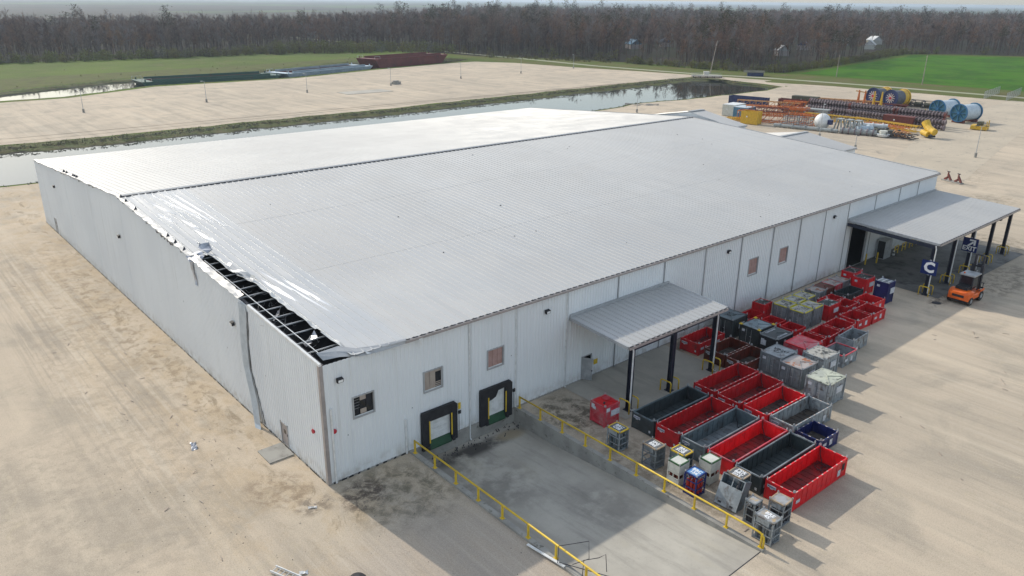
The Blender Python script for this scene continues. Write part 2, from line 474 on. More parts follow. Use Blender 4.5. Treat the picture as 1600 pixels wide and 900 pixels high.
# yard sheets
near_edge = [p for p in canal if p[1] < 137 or p[0] > 251]
near_edge = [(x, y - .9) for x, y in near_edge]   # runs from right end back to the left
near_edge = [p for p in near_edge if p[0] < 252.5]
yard = [(-260, -400), (283, -400), (277, -100), (271.5, 45), (266.5, 107), (258.5, 131)] + [(257, 128), (252, 117)] + [p for p in near_edge if p[0] < 248 and p[1] < 118]
sheet('yard', yard, .012, m_gravel, [[(PX0 - .02, PY), (PX1 + .02, PY), (PX1 + .02, 3), (PX0 - .02, 3)]])
far_top = [p for p in canal if p[1] > 140.5 and p[0] < 247]
bar_near = [p for p in bargec if p[0] < 236 and (p[1] < 283) and not (p[1] > 246 and p[0] < 60) and not (p[0] < 118 and p[1] > 255)]
lot = [(x, y + 1.2 + 1.0 * noise.noise(Vector((x * .1, 0, 0)))) for x, y in far_top] + [(254, 161), (262, 133), (267, 133), (262, 160), (255, 190), (246, 222), (240, 258), (228, 275)] + [(x, y - 2.2) for x, y in [(213, 276), (165, 264), (118, 248), (66, 247), (35, 229), (18, 228), (-80, 212), (-260, 192)]]
sheet('gravel_lot', lot, .016, m_gravel)
sheet('causeway', [(250, 117), (258, 122), (258, 129.5), (262, 133.5), (254, 161), (251, 157.5), (255.5, 150), (252.5, 140), (252.5, 128), (248.5, 117)], .02, m_gravel)
road_l = [(262.4, 600), (262.4, 271), (260.2, 223), (265.3, 171), (275.2, 140), (280.8, 102), (283.3, 69), (288, 0), (294, -300)]
def ribbon(pts, w0, w1):
    L = []; Rr = []
    for i, p in enumerate(pts):
        p = Vector(p); t = (Vector(pts[min(i + 1, len(pts) - 1)]) - Vector(pts[max(i - 1, 0)])).normalized(); n = Vector((t.y, -t.x))
        L.append(tuple(p + n * w0)); Rr.append(tuple(p + n * w1))
    return L + Rr[::-1]
sheet('verge', ribbon(road_l, -24, 20), .006, m_verge)
sheet('road', ribbon(road_l, -2, 2), .03, m_road)
field = [(306, 143.5), (400, 158), (490, 172), (505, 148), (526, 124), (560, 60), (640, -120), (320, -160), (309, 0), (307.5, 56)]
sheet('rough_grass', densify([(-260, 250), (18, 256), (60, 279), (118, 287), (160, 303), (205, 321), (236, 330), (225, 338), (180, 326), (120, 312), (60, 306), (-20, 288), (-260, 290)], 8, 3), .02, M('rough_olive_grass', (.10, .12, .03), (.075, .085, .03), .95, scale=.2, c3=(.13, .11, .05), s3=.8, lo3=.5, hi3=.62, bmp=.8, bs=1.5, world=True, spec=.1))
sheet('field', densify(field, 12, 2), .04, m_field)

# loading dock pit
mb = MB()
mb.poly([(PX0, -4, -1.12), (PX1, -4, -1.12), (PX1, 0, -1.12), (PX0, 0, -1.12)])
mb.poly([(PX0, PY, .008), (PX1, PY, .008), (PX1, -4, -1.12), (PX0, -4, -1.12)])
mb.build('dock_ramp', m_pad, kind='structure')
for sgn, x0, x1, lab in ((0, PX0 - .35, PX0, 'low concrete retaining wall under the left yellow rail of the loading ramp'), (1, PX1, PX1 + .35, 'concrete retaining wall under the right yellow rail beside the containers')):
    mb = MB(); mb.box(x0, PY - .1, -1.4, x1, -.03, .16)
    o = mb.build('retaining_wall', m_conc); tag(o, lab, 'wall')
# joints in the ramp slab
mb = MB()
mb.box(PX0, PY - .03, -.02, PX1, PY + .02, .022)
mb.build('slab_joint', m_dark, kind='structure')

# concrete aprons
def slab(name, pts, z, m=m_pad): return sheet(name, pts, z, m)
slab('canopy_slab', [(20.7, -.05), (20.7, -6.6), (33.4, -6.6), (33.4, -.05)], .05)
slab('dock_slab', [(65.4, -.05), (65.0, -11.0), (89.6, -11.4), (89.6, 0), (88.5, 0), (88.5, -.05)], .05, M('shade_darkened_bay_slab', (.17, .165, .155), (.10, .10, .095), .75, scale=.25, c3=(.05, .048, .045), s3=.5, lo3=.5, hi3=.7, world=True))  # bay slab coloured darker to deepen the canopy shade, plus blotchy stains
slab('truck_lane', [(128, 10), (128, 24), (150, 30), (200, 44), (272, 49), (273, 36), (220, 27), (165, 17)], .024, M('worn_lane', (.50, .43, .335), (.44, .38, .30), .9, scale=.1, c3=(.30, .27, .23), s3=.6, world=True, spec=.2))

# ------------------------------------------------------------------ warehouse
W, D, H, SL = 88.45, 79.15, 8.5, .0672
RY = D / 2
def zr(y): return H + SL * (y if y <= RY else D - y)
wh = thing('warehouse', 'huge white metal warehouse with low pitched ribbed roof torn open at the near corner', 'warehouse')
def wall_mesh(a0, a1, z0, ztop, front, openings=()):
    # ribbed sheet running along an axis; front: faces -Y, otherwise faces -X
    mb = MB(); pitch = .305; a = a0
    prof = []
    k = math.floor(a0 / pitch)
    while k * pitch < a1:
        for o, d in ((0, 0), (.18, 0), (.20, .035), (.28, .035), (.305, 0)):
            p = k * pitch + o
            if a0 < p < a1: prof.append((p, d))
        k += 1
    prof = [(a0, 0)] + prof + [(a1, 0)]
    prof = [q for i, q in enumerate(prof) if i == 0 or q[0] - prof[i - 1][0] > 1e-4]
    def P(a, d, z): return (a, -d, z) if front else (-d, a, z)
    for (p, d), (q, e) in zip(prof, prof[1:]):
        mid = (p + q) / 2; cuts = [(z0, None)]
        op = sorted([(zb, zt) for (b0, b1, zb, zt) in openings if b0 < mid < b1])
        segs = []; lo = z0
        for zb, zt in op:
            if zb > lo: segs.append((lo, lo, zb, zb))
            lo = zt
        segs.append((lo, lo, ztop(p), ztop(q)))
        for s0, s1, t0, t1 in segs:
            pts = [P(p, d, s0), P(q, e, s1), P(q, e, t1), P(p, d, t0)]
            mb.poly(pts if front else pts[::-1])
    return mb.mesh('wall_panel')
WIN = [(2.08, 3.5, 4.15, 5.54), (7.45, 8.87, 4.13, 5.56), (12.95, 14.34, 4.12, 5.52), (45.8, 47.3, 3.85, 5.5), (51.3, 52.75, 3.9, 5.5)]
OPEN = WIN + [(7.6, 9.47, .0, 1.95), (12.8, 14.46, .0, 2.3), (22.75, 23.75, .0, 2.05), (66.5, 70.5, .0, 5.4)]
bays = [0, 5.6, 11.25, 15.55, 20.75, 26.6, 32.5, 38.35, 44.1, 49.6, 54.75, 59.8, 65.0, 71.4, 77.7, 82.9, W]
for a, b in zip(bays, bays[1:]):
    place('wall_panel', wall_mesh(a, b, .10, lambda t: H - .12, True, OPEN), m_wall, wh)
gy = [i * D / 14 for i in range(15)]
GOPEN = [(5.55, 6.55, .0, 1.75), (71.9, 72.9, 0, 2.0)]
for a, b in zip(gy, gy[1:]):
    if a < RY < b:
        place('wall_panel', wall_mesh(a, RY, .10, lambda t: zr(t) - .06, False, GOPEN), m_wall, wh)
        place('wall_panel', wall_mesh(RY, b, .10, lambda t: zr(t) - .06, False, GOPEN), m_wall, wh)
    else:
        place('wall_panel', wall_mesh(a, b, .10, lambda t: zr(t) - .06, False, GOPEN), m_wall, wh)
mb = MB()
mb.poly([(W, 0, 0), (W, D, 0), (W, D, H), (W, RY, zr(RY) - .05), (W, 0, H - .02)]); mb.poly([(W, D, 0), (0, D, 0), (0, D, H - .02), (W, D, H - .02)])
mb.build('wall', m_wall, wh)
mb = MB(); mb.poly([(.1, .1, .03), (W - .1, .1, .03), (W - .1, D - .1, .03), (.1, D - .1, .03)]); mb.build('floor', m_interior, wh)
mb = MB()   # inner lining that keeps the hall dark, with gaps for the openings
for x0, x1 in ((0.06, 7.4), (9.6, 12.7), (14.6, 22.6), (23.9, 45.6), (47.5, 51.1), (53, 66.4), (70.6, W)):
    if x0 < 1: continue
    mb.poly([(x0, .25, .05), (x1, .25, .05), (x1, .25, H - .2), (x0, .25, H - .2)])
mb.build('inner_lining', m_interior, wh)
# concrete sill with dark weep gaps
mb = MB(); mb.box(-.03, -.05, -.35, W + .03, 0, .12); mb.box(-.05, 0, -.35, -.005, D, .12)
mb.build('foundation', m_conc, wh)
mb = MB(); x = .3
while x < 5.9:
    mb.box(x, -.062, .0, x + rnd.uniform(.15, .5), -.052, .13); x += rnd.uniform(.5, .9)
y = .4
while y < 76:
    mb.box(-.062, y, .0, -.052, y + rnd.uniform(.15, .7), .11); y += rnd.uniform(.4, 1.3)
mb.build('weep_gap', m_black, wh, kind='stuff')
mb = MB(); mb.box(PX0, -.07, -1.3, PX1, -.055, .02); mb.build('dock_wall', m_conc, wh)

# roof sheets
PW = W / 145
def roof_sheet(y0, y1, rip=None):
    mb = MB(); n = 1
    z0, z1 = zr(y0) - H, zr(y1) - H
    h = .045
    for a, b, za, zb in ((0, PW - .12, 0, 0), (PW - .12, PW - .09, 0, h), (PW - .09, PW - .03, h, h), (PW - .03, PW, h, 0)):
        mb.poly([(a, y0, z0 + za), (b, y0, z0 + zb), (b, y1, z1 + zb), (a, y1, z1 + za)])
    mb.poly([(0, y0, z0), (0, y0, z0 - .05), (PW, y0, z0 - .05), (PW, y0, z0)])
    mb.poly([(PW, y1, z1), (PW, y1, z1 - .05), (0, y1, z1 - .05), (0, y1, z1)])
    return mb.mesh('roof_panel')
f_me = roof_sheet(-.18, RY - .12); b_me = roof_sheet(RY + .12, D + .18)
f_short = roof_sheet(20.7, RY - .12)
for i in range(145):
    if i < 3: pass
    elif i >= 10: place('roof_panel', f_me, m_roof, wh, loc=(i * PW, 0, H))
    place('roof_panel', b_me, m_roof, wh, loc=(i * PW, 0, H))
# the buckled sheets next to the tear
def edge_x(y):
    pts = [(.8, 2.06), (3, 2.0), (5.1, 1.96), (8.1, 1.92), (9.7, 1.8), (11.3, 1.83), (13.5, 1.74), (15.2, 1.42), (17.2, 1.33), (19.7, 1.34), (20.7, .9)]
    for (ya, xa), (yb, xb) in zip(pts, pts[1:]):
        if ya <= y <= yb: return xa + (xb - xa) * (y - ya) / (yb - ya) + .07 * math.sin(y * 5.3) + .05 * math.sin(y * 11.7)
    return 2.06 if y < .8 else 0
def wav(x, y):
    f = max(0, min(1, (8.5 - x) / 5)) * (1 if y > 14 else .3 + .7 * max(0, (y - 6) / 8))
    return f * (.055 * noise.noise(Vector((x * 1.3, y * .09, 2))) + .004 * noise.noise(Vector((x * 3.5, y * .2, 7))))
for i in range(10):
    mb = MB(); x0 = i * PW; ny = 64
    ya = -.18
    for j in range(ny):
        y0 = ya + (RY - .12 - ya) * j / ny; y1 = ya + (RY - .12 - ya) * (j + 1) / ny
        prof = [(0, 0), ((PW - .12) * .5, 0), (PW - .12, 0), (PW - .09, .045), (PW - .03, .045), (PW, 0)]
        for (a, za), (b, zb) in zip(prof, prof[1:]):
            q = []
            mid = (y0 + y1) / 2
            if mid < 20.7 and x0 + b <= edge_x(mid): continue
            for px_, zz, yy in ((a, za, y0), (b, zb, y0), (b, zb, y1), (a, za, y1)):
                X = x0 + px_
                if mid < 20.7: X = max(X, edge_x(yy))
                lift = 0
                if yy < 20.9 and X - edge_x(min(yy, 20.6)) < .25: lift = .10 + .12 * noise.noise(Vector((yy * 1.2, 5, 1)))
                q.append((X, yy, zr(yy) + zz + .02 + wav(X, yy) + lift))
            mb.poly(q)
    mb.build('roof_panel', m_creased, wh, label='buckled shiny roof sheet beside the torn edge')
# lap seams across the slope
for y in (13.45, 26.6):
    mb = MB(); mb.box(6.1, y - .06, zr(y) - .01, W, y, zr(y) + .006); mb.build('lap_seam', m_roof, wh)
# ridge cap with toothed closure strips
mb = MB()
mb.poly([(.2, RY - .30, zr(RY) + .075), (W, RY - .30, zr(RY) + .075), (W, RY, zr(RY) + .14), (.2, RY, zr(RY) + .14)])
mb.poly([(.2, RY, zr(RY) + .14), (W, RY, zr(RY) + .14), (W, RY + .30, zr(RY) + .075), (.2, RY + .30, zr(RY) + .075)])
mb.build('ridge_cap', m_trim, wh)
mb = MB()
for i in range(145):
    mb.box(i * PW + .03, RY - .42, zr(RY) - .02, i * PW + PW - .16, RY - .295, zr(RY) + .07)
mb.build('ridge_closure', m_dark, wh, kind='stuff')
# rake trims on the far gable, back and front gutters
mb = MB()
mb.bar((W + .06, -.2, H - .02), (W + .06, RY, zr(RY) + .02), .14, .22); mb.bar((W + .06, RY, zr(RY) + .02), (W + .06, D, H), .14, .22)
mb.build('rake_trim', m_trim, wh)
mb = MB(); g0 = 5.9
mb.bar((g0, -.24, H - .13), (W + .1, -.24, H - .13), .20, .17); mb.build('gutter', m_trimpink, wh)
mb = MB(); x = g0
while x < W:
    mb.box(x, -.24, H - .035, x + PW * .7, -.16, H - .005); x += PW
mb.build('eave_closure', m_dark, wh, kind='stuff')
mb = MB(); mb.bar((0, D + .24, H - .13), (W, D + .24, H - .13), .2, .2); mb.build('gutter', m_trim, wh)
# corner trims and downspouts
mb = MB(); mb.box(-.05, -.07, .1, .16, 0.02, H - .05); mb.box(-.07, -.07, .1, -.045, .2, H - .05); mb.build('corner_trim', m_trimpink, wh)
for x in bays[2:-1]:
    z0 = -1.0 if x == 11.25 else .1
    mb = MB(); mb.box(x - .045, -.10, z0, x + .045, -.04, H - .2)
    mb.box(x - .045, -.22, z0, x + .045, -.04, z0 + .09)
    mb.build('downspout', m_white if x < 21 else m_trim, wh)
    mb = MB(); mb.box(x + .05, -.045, .12, x + .11, -.036, H - .15); mb.build('joint_shadow_line', m_dark if x > 16 else m_trim, wh)  # thin dark strip at the bay joint, painted as the downspout's shadow line
for x, z in ((.48, 5.4), (5.8, 2.7)):
    mb = MB(); mb.tube([(x, -.1, .05), (x, -.1, z)], .07, 8); mb.build('vent_pipe', m_white, wh)
# windows
def window(i, x0, x1, z0, z1):
    mb = MB(); t = .09
    for a in ((x0 - t, -.07, z0 - t, x1 + t, .06, z0), (x0 - t, -.07, z1, x1 + t, .06, z1 + t), (x0 - t, -.07, z0, x0, .06, z1), (x1, -.07, z0, x1 + t, .06, z1)): mb.box(*a)
    w = mb.build('window', m_trim, wh)
    mb = MB(); mb.box(x0, .02, z0, x1, .05, z0 + .07); mb.build('sill', m_white, w)
    third = (x1 - x0) / 3
    for k in range(3):
        a, b = x0 + k * third, x0 + (k + 1) * third
        mb = MB()
        if i == 0:
            mb.box(a + .02, .10, z0 + .08, b - .02, .11, z1); mb.build('pane', m_glass, w)
            if k == 1:
                mb = MB(); mb.box(a + .02, .04, z0 + .1, b - .02, .07, z0 + .42); mb.box(a + .02, .04, z1 - .34, b - .02, .07, z1); mb.build('board', m_wood, w)
            if k == 0:
                mb = MB()
                for s in range(4): mb.box(a, .06, z1 - .25 - s * .2, b, .07, z1 - .235 - s * .2)
                mb.build('blind', m_trim, w)
        elif i == 1 and k == 2:
            mb.box(a + .02, .10, z0 + .08, b - .02, .11, z1); mb.build('pane', m_glass, w)
            mb = MB()
            for s in range(3): mb.box(a, .05, z0 + .12 + s * .13, b, .07, z0 + .19 + s * .13)
            mb.box(a, .05, z1 - .22, b, .07, z1); mb.build('board', m_wood, w)
        else:
            mb.box(a + .012, .04, z0 + .07, b - .012, .07, z1); mb.build('board', (m_wood if i == 1 else m_pinkboard), w)
for i, q in enumerate(WIN): window(i, *q)
# dock doors
def dock(x0, x1, xi0, xi1, zi, torn, lab):
    dr = MB(); n = 4
    for k in range(n): dr.box(xi0, -.05, .28 + k * (zi + .05 - .28) / n, xi1, -.02, .28 + (k + 1) * (zi + .05 - .28) / n - .015)
    d = dr.build('dock_door', m_white, wh, label=lab)
    s = MB(); z1 = 2.68
    s.box(x0, -.28, -.25, xi0, -.05, z1 - .18); s.box(xi1, -.28, -.25, x1, -.05, z1 - .18)
    s.poly([(x0, -.28, z1 - .18), (x1, -.28, z1 - .18), (x1 - .18, -.28, z1), (x0 + .05, -.28, z1)])
    s.poly([(x0, -.05, z1 - .18), (x0, -.28, z1 - .18), (x0 + .05, -.28, z1), (x0 + .05, -.05, z1)])
    s.poly([(x0 + .05, -.28, z1), (x1 - .18, -.28, z1), (x1 - .18, -.05, z1), (x0 + .05, -.05, z1)])
    s.poly([(x1, -.28, z1 - .18), (x1, -.05, z1 - .18), (x1 - .18, -.05, z1), (x1 - .18, -.28, z1)])
    if torn:
        s.poly([(xi0, -.262, z1 - .18), (xi0, -.262, 1.62), (xi0 + .35, -.262, 1.68), (xi0 + .72, -.262, 1.8), (xi0 + .95, -.262, 2.25), (xi1, -.262, 2.3), (xi1, -.262, z1 - .18)])
    else:
        s.box(xi0, -.262, 1.9, xi1, -.05, z1 - .18)
    s.build('dock_seal', m_black, wh)
    for x in (xi0, xi1):
        e = MB(); e.box(x - .045, -.31, .22, x + .045, -.285, 1.95); e.build('yellow_guide', m_yellow, wh)
    lv = MB(); lv.poly([(xi0, -.28, -.33), (xi1, -.28, -.33), (xi1, -.01, .29), (xi0, -.01, .29)]); lv.box(xi0, -.30, -.28, xi1, -.28, -.33); lv.build('dock_leveler', m_green, wh)
    for x in (xi0 - .25, xi1 + .03):
        bp = MB(); bp.box(x, -.37, -.28, x + .22, -.31, .02); bp.build('dock_bumper', m_black, wh)
    c = MB(); c.tube([(x1 + .32, -.04, -.1), (x1 + .32, -.04, 1.55)], .015, 5); c.box(x1 + .22, -.14, 1.5, x1 + .42, -.06, 1.75); c.build('signal_light', m_black, wh)
    if not torn:
        c = MB(); c.box(x1 + .22, -.08, 1.85, x1 + .44, -.06, 2.35); c.build('notice', m_yellow, wh)
dock(7.02, 9.98, 7.6, 9.47, 1.9, False, 'white sectional dock door, left one')
dock(12.08, 15.08, 12.8, 14.46, 2.3, True, 'white sectional dock door under a torn black seal')
# man doors
def mandoor(front, a0, a1, z1, col, ajar=False):
    mb = MB()
    def bx(a, da, z, b, db, zz): 
        mb.box(a, da, z, b, db, zz) if front else mb.box(da, a, z, db, b, zz)
    bx(a0 - .07, -.06, .1, a0, .03, z1 + .07); bx(a1, -.06, .1, a1 + .07, .03, z1 + .07); bx(a0 - .07, -.06, z1, a1 + .07, .03, z1 + .07)
    f = mb.build('door_frame', m_trim, wh)
    mb = MB()
    if ajar: mb.bar((a0 + .03, -.02, (z1 + .12) / 2), (a0 + .45, -.75, (z1 + .12) / 2), .05, z1 - .12)
    else: bx(a0, -.01, .12, a1, .02, z1)
    d = mb.build('door', col, wh)
    mb = MB()
    if ajar: mb.box(a0 + .38, -.78, .95, a0 + .46, -.70, 1.05)
    else: bx(a0 + .08, -.06, .95, a0 + .14, -.01, 1.1)
    mb.build('handle', m_dark, d)
    mb = MB()
    if not ajar: bx(a0 + .35, -.02, z1 - .75, a1 - .35, -.012, z1 - .45); mb.build('door_glass', m_glass, d)
mandoor(False, 5.55, 6.55, 1.75, m_trimpink)
mandoor(False, 71.9, 72.9, 2.0, m_trim)
mandoor(True, 22.75, 23.75, 2.05, m_galv, True)
mb = MB(); mb.box(24.1, -.06, 1.0, 24.55, -.045, 1.45); mb.build('notice', m_yellow, wh)
# red alarm bells
for loc, rot in (((.62, -.06, 3.75), (R(90), 0, 0)), ((-.06, 1.5, 3.3), (0, R(90), 0))):
    mb = MB(); mb.tube([(0, 0, -.05), (0, 0, .06), (0, 0, .09)], [.15, .15, .06], 12)
    mb.build('alarm_bell', m_red_bell, wh, loc=loc, rot=rot)
# storm damage: purlins, rafter, conduit in the open strip
for i in range(14):
    y = 1.9 + i * 1.42
    mb = MB(); mb.bar((.02, y, zr(y) - .12), (3.2, y + .05, zr(y) - .12), .055, .08); mb.build('purlin', m_galv, wh)
mb = MB(); mb.bar((.33, .3, zr(.3) - .33), (.33, 30, zr(30) - .33), .22, .12); mb.build('rafter', m_dark, wh)
mb = MB(); mb.tube([(.66, .6, zr(.6) + .02), (.64, 19.6, zr(19.6) + .02)], .03, 6); mb.build('conduit', m_white, wh)
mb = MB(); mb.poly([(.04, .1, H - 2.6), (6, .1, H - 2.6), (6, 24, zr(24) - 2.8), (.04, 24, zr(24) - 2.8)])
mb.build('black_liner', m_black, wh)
mb = MB()
for i in range(34):
    y = rnd.uniform(1, 19); x = rnd.uniform(.6, 1.9)
    a = Vector((x, y, zr(y) - rnd.uniform(.2, .6))); b = a + Vector((rnd.uniform(-.9, .9), rnd.uniform(-1.0, 1.0), rnd.uniform(-.5, .2)))
    mb.tube([a, (a + b) / 2 + Vector((0, 0, -.2)), b], .012, 3, caps=False)
mb.build('hanging_wire', m_trim, wh, kind='stuff')
def rag(name, pts, z0, mat, seed, parent=wh, amp=.25, label=None):
    # crumpled sheet: pts is a list of rows of 3D points
    mb = MB(); rr = random.Random(seed)
    g = [[Vector(p) + Vector([rr.uniform(-amp, amp) for _ in range(3)]) for p in row] for row in pts]
    for i in range(len(g) - 1):
        for j in range(len(g[0]) - 1): mb.poly([g[i][j], g[i + 1][j], g[i + 1][j + 1], g[i][j + 1]])
    return mb.build(name, mat, parent, label=label)
def grid(a, b, c, n, m):
    a, b, c = map(Vector, (a, b, c))
    return [[a + (b - a) * i / n + (c - a) * j / m for j in range(m + 1)] for i in range(n + 1)]
rag('torn_sheet', grid((-.1, 21.5, 9.95), (-.35, 20.2, 9.75), (1.1, 21.4, 10.1), 4, 4), 0, m_insul, 3, amp=.10)
rag('torn_sheet', grid((-.10, 20.9, 9.9), (-.12, 20.3, 7.9), (-.1, 20.3, 9.85), 5, 2), 0, m_insul, 8, amp=.07)
rag('torn_sheet', grid((.9, 21.6, 10.2), (1.5, 20.4, 10.15), (1.2, 22.2, 10.65), 3, 3), 0, m_insul, 5, amp=.16)
rag('torn_sheet', grid((1.25, 17.3, 9.85), (1.75, 13.6, 9.6), (1.75, 17.4, 10.0), 6, 2), 0, m_creased, 11, amp=.12)
for y, s in ((8.4, 21), (3.6, 22)):
    rag('torn_insulation', grid((1.6, y, zr(y) - .05), (1.35, y + .7, zr(y) - 1.1), (1.9, y + .8, zr(y) - .1), 4, 2), 0, m_insul, s, amp=.15)
# bent parapet strip still clinging to the gable between the tear and the hanging trim
rag('torn_rake_flashing', grid((-.12, 21, zr(21) + .0), (-.15, 11.6, zr(11.6) + .02), (.45, 21, zr(21) + .12), 22, 2), 0, m_roof, 4, amp=.045)
mb = MB(); mb.bar((0.0, -.1, H + .0), (0.0, 10.1, zr(10.1) + .0), .16, .16); mb.build('rake_trim', m_white, wh)
rag('torn_rake_flashing', grid((-.12, RY, zr(RY) + .03), (-.12, 21, zr(21) + .06), (.28, RY, zr(RY) + .08), 44, 2), 0, m_roof, 14, amp=.035)
rag('torn_rake_flashing', grid((-.12, D, H + .05), (-.12, RY, zr(RY) + .05), (.30, D, H + .08), 50, 2), 0, m_roof, 15, amp=.03)
mb = MB()
for i in range(26):
    y = rnd.uniform(22, 76); w = rnd.uniform(.3, 1.1)
    mb.poly([(-.13, y, zr(y) - .02), (-.14, y + w, zr(y + w) - .02), (-.16, y + w * .6, zr(y) - rnd.uniform(.08, .22))])
    if rnd.random() < .5: mb.poly([(-.1, y, zr(y) + .1), (.2, y + .4, zr(y) + .35), (.25, y + .1, zr(y) + .08)])
mb.build('torn_edge_scrap', m_dark, wh, kind='stuff')
# peeled eave sheet at the near corner
mb = MB()
A = [(6.0, -.30, H + .01), (4.2, -.22, H - .02), (2.75, .02, H + .04), (1.5, .62, H + .22), (.3, .55, H + .30)]
B = [(6.0, -.12, H + .05), (4.2, .05, H + .07), (2.75, .45, H + .12), (1.9, 1.1, H + .30), (.25, .75, H + .42)]
Cc = [(6.0, -.33, H - .2), (4.2, -.32, H - .22), (2.75, -.25, H - .16), (1.5, .15, H + .02), (.4, .25, H + .08)]
for i in range(4):
    mb.poly([A[i], B[i], B[i + 1], A[i + 1]]); mb.poly([Cc[i], A[i], A[i + 1], Cc[i + 1]])
mb.build('peeled_eave_trim', m_trim, wh)
m_fold = M('pale_highlight_fold', (.80, .81, .82), (.72, .73, .74), .22, .3)  # near-white colour paints the highlight streaks along the raised folds
for (xa, ya), (xb, yb) in (((3.6, 38.8), (4.6, 27.6)), ((2.7, 38.9), (4.3, 28.2)), ((4.5, 38.7), (5.1, 26.1)), ((1.8, 36), (2.6, 31.5)), ((1.3, 33), (1.9, 29)), ((2.4, 27), (2.9, 22.5)), ((3.1, 16), (4.2, 5.0)), ((2.6, 14), (3.1, 8.0)), ((3.9, 13.2), (4.6, 6.5)), ((2.5, 30), (2.9, 26.5))):
    w_ = rnd.uniform(.05, .10); n_ = 8; mb = MB()
    P_ = [Vector((xa + (xb - xa) * k / n_ + rnd.uniform(-.03, .03), ya + (yb - ya) * k / n_, 0)) for k in range(n_ + 1)]
    for p in P_: p.z = zr(p.y) + .05 + wav(p.x, p.y)
    for k in range(n_):
        w0 = w_ * math.sin(math.pi * k / n_); w1 = w_ * math.sin(math.pi * (k + 1) / n_); a_, b_ = P_[k], P_[k + 1]
        mb.poly([a_ + Vector((-w0 * 2, 0, -.03)), a_ + Vector((0, 0, w0)), b_ + Vector((0, 0, w1)), b_ + Vector((-w1 * 2, 0, -.03))][::-1]); mb.poly([a_ + Vector((0, 0, w0)), a_ + Vector((w0, 0, -.03)), b_ + Vector((w1, 0, -.03)), b_ + Vector((0, 0, w1))][::-1])
    mb.build('folded_crease', m_fold, wh)
mb = MB(); mb.poly([(6.9, -.36, H - .16), (7.2, -.36, H - .16), (7.08, -.37, H - .75)]); mb.poly([(3.1, -.3, H - .12), (3.4, -.31, H - .12), (3.0, -.1, H + .12)]); mb.build('bent_scrap', m_white, wh)
# long strip of gable flashing bent down to the ground, with a dark slit behind it
mb = MB()
cp = [(0, 11.4, 9.15), (0, 11.45, 8.7), (0, 11.75, 6.4), (0, 11.75, 4.2), (-.05, 11.0, 2.0), (-.25, 10.3, .25), (-.35, 9.95, -.0)]
wd = [.9, 1.15, 1.0, .85, .95, .9, .8]
for i in range(6):
    (x0, y0, z0), (x1, y1, z1) = cp[i], cp[i + 1]; w0, w1 = wd[i], wd[i + 1]
    a, b = (x0 - .14, y0, z0), (x0 - .30, y0 - w0 * .3, z0); c = (x0 - .12, y0 - w0, z0)
    d, e = (x1 - .14, y1, z1), (x1 - .30, y1 - w1 * .3, z1); f = (x1 - .12, y1 - w1, z1)
    mb.poly([a, d, e, b]); mb.poly([b, e, f, c])
mb.build('hanging_flashing', M('pale_galv_sheet', (.52, .57, .61), (.44, .49, .53), .45, .15), wh)
mb = MB()
for i in range(1, 5):
    (x0, y0, z0), (x1, y1, z1) = cp[i], cp[i + 1]
    mb.poly([(-.05, y0 - wd[i] - .02, z0), (-.05, y1 - wd[i + 1] - .02, z1), (-.05, y1 - wd[i + 1] - .16, z1), (-.05, y0 - wd[i] - .10, z0)])
mb.build('wall_slit', m_dark, wh)
# small punctures in the cladding
mb = MB()
for y, z in ((60, 4.9), (57, 5.3), (33, 3.7), (15.5, 6.7), (15, 4.2), (12.8, 3.1), (8.2, 4.5), (30.5, 3.2), (24, 5.2)):
    s = rnd.uniform(.06, .14); mb.poly([(-.045, y, z), (-.045, y + s * 2, z + s * .4), (-.045, y + s, z + s)])
for x, z in ((6.35, 3.3), (1.5, 3.1), (15.1, 4.5), (38.6, 2.2)):
    s = .09; mb.poly([(x, -.045, z), (x + s, -.045, z), (x + s * .6, -.045, z + s)])
mb.build('puncture', m_dark, wh, kind='stuff')
# screws / specks on the roof
mb = MB()
for i in range(26):
    x = rnd.uniform(8, 80); y = rnd.uniform(2, 38); s = rnd.uniform(.03, .09)
    mb.box(x, y, zr(y) + .0, x + s, y + s * 1.5, zr(y) + .06)
mb.build('roof_debris', m_dark, wh, kind='stuff')

# wall mounted floodlights (own things: fixed lamps)
def wall_light(x, y, z, front, lab, nlab=None):
    t = thing('wall_light', lab, 'wall light', (x, y, z), 0 if front else -R(90), 'floodlights on the warehouse walls')
    mb = MB(); mb.poly([(-.2, -.03, .16), (.2, -.03, .16), (.2, -.03, -.12), (-.2, -.03, -.12)])
    mb.poly([(-.2, -.03, .16), (-.2, -.26, .12), (.2, -.26, .12), (.2, -.03, .16)][::-1]); mb.poly([(-.2, -.26, .12), (-.2, -.22, -.14), (.2, -.22, -.14), (.2, -.26, .12)][::-1])
    mb.poly([(-.2, -.03, .16), (-.2, -.03, -.12), (-.2, -.22, -.14), (-.2, -.26, .12)]); mb.poly([(.2, -.03, .16), (.2, -.26, .12), (.2, -.22, -.14), (.2, -.03, -.12)]); mb.poly([(-.2, -.03, -.12), (.2, -.03, -.12), (.2, -.22, -.14), (-.2, -.22, -.14)])
    mb.build('housing', m_black, t)
    mb = MB(); mb.poly([(-.16, -.262, .07), (.16, -.262, .07), (.16, -.238, -.11), (-.16, -.238, -.11)][::-1]); mb.build('lens', m_lens, t)
for x, lab in ((1.2, 'black floodlight high on the front wall nearest the torn corner'), (18.6, 'black floodlight on the front wall left of the small canopy'), (41.9, 'black floodlight on the front wall right of the small canopy'), (61.7, 'black floodlight on the front wall beside the big canopy')):
    wall_light(x, -.03, 7.15, True, lab)
for y, lab in ((13.1, 'floodlight on the gable wall just left of the hanging flashing'), (41.1, 'floodlight in the middle of the gable wall'), (68.4, 'floodlight near the far left end of the gable wall')):
    wall_light(-.03, y, 6.9, False, lab)

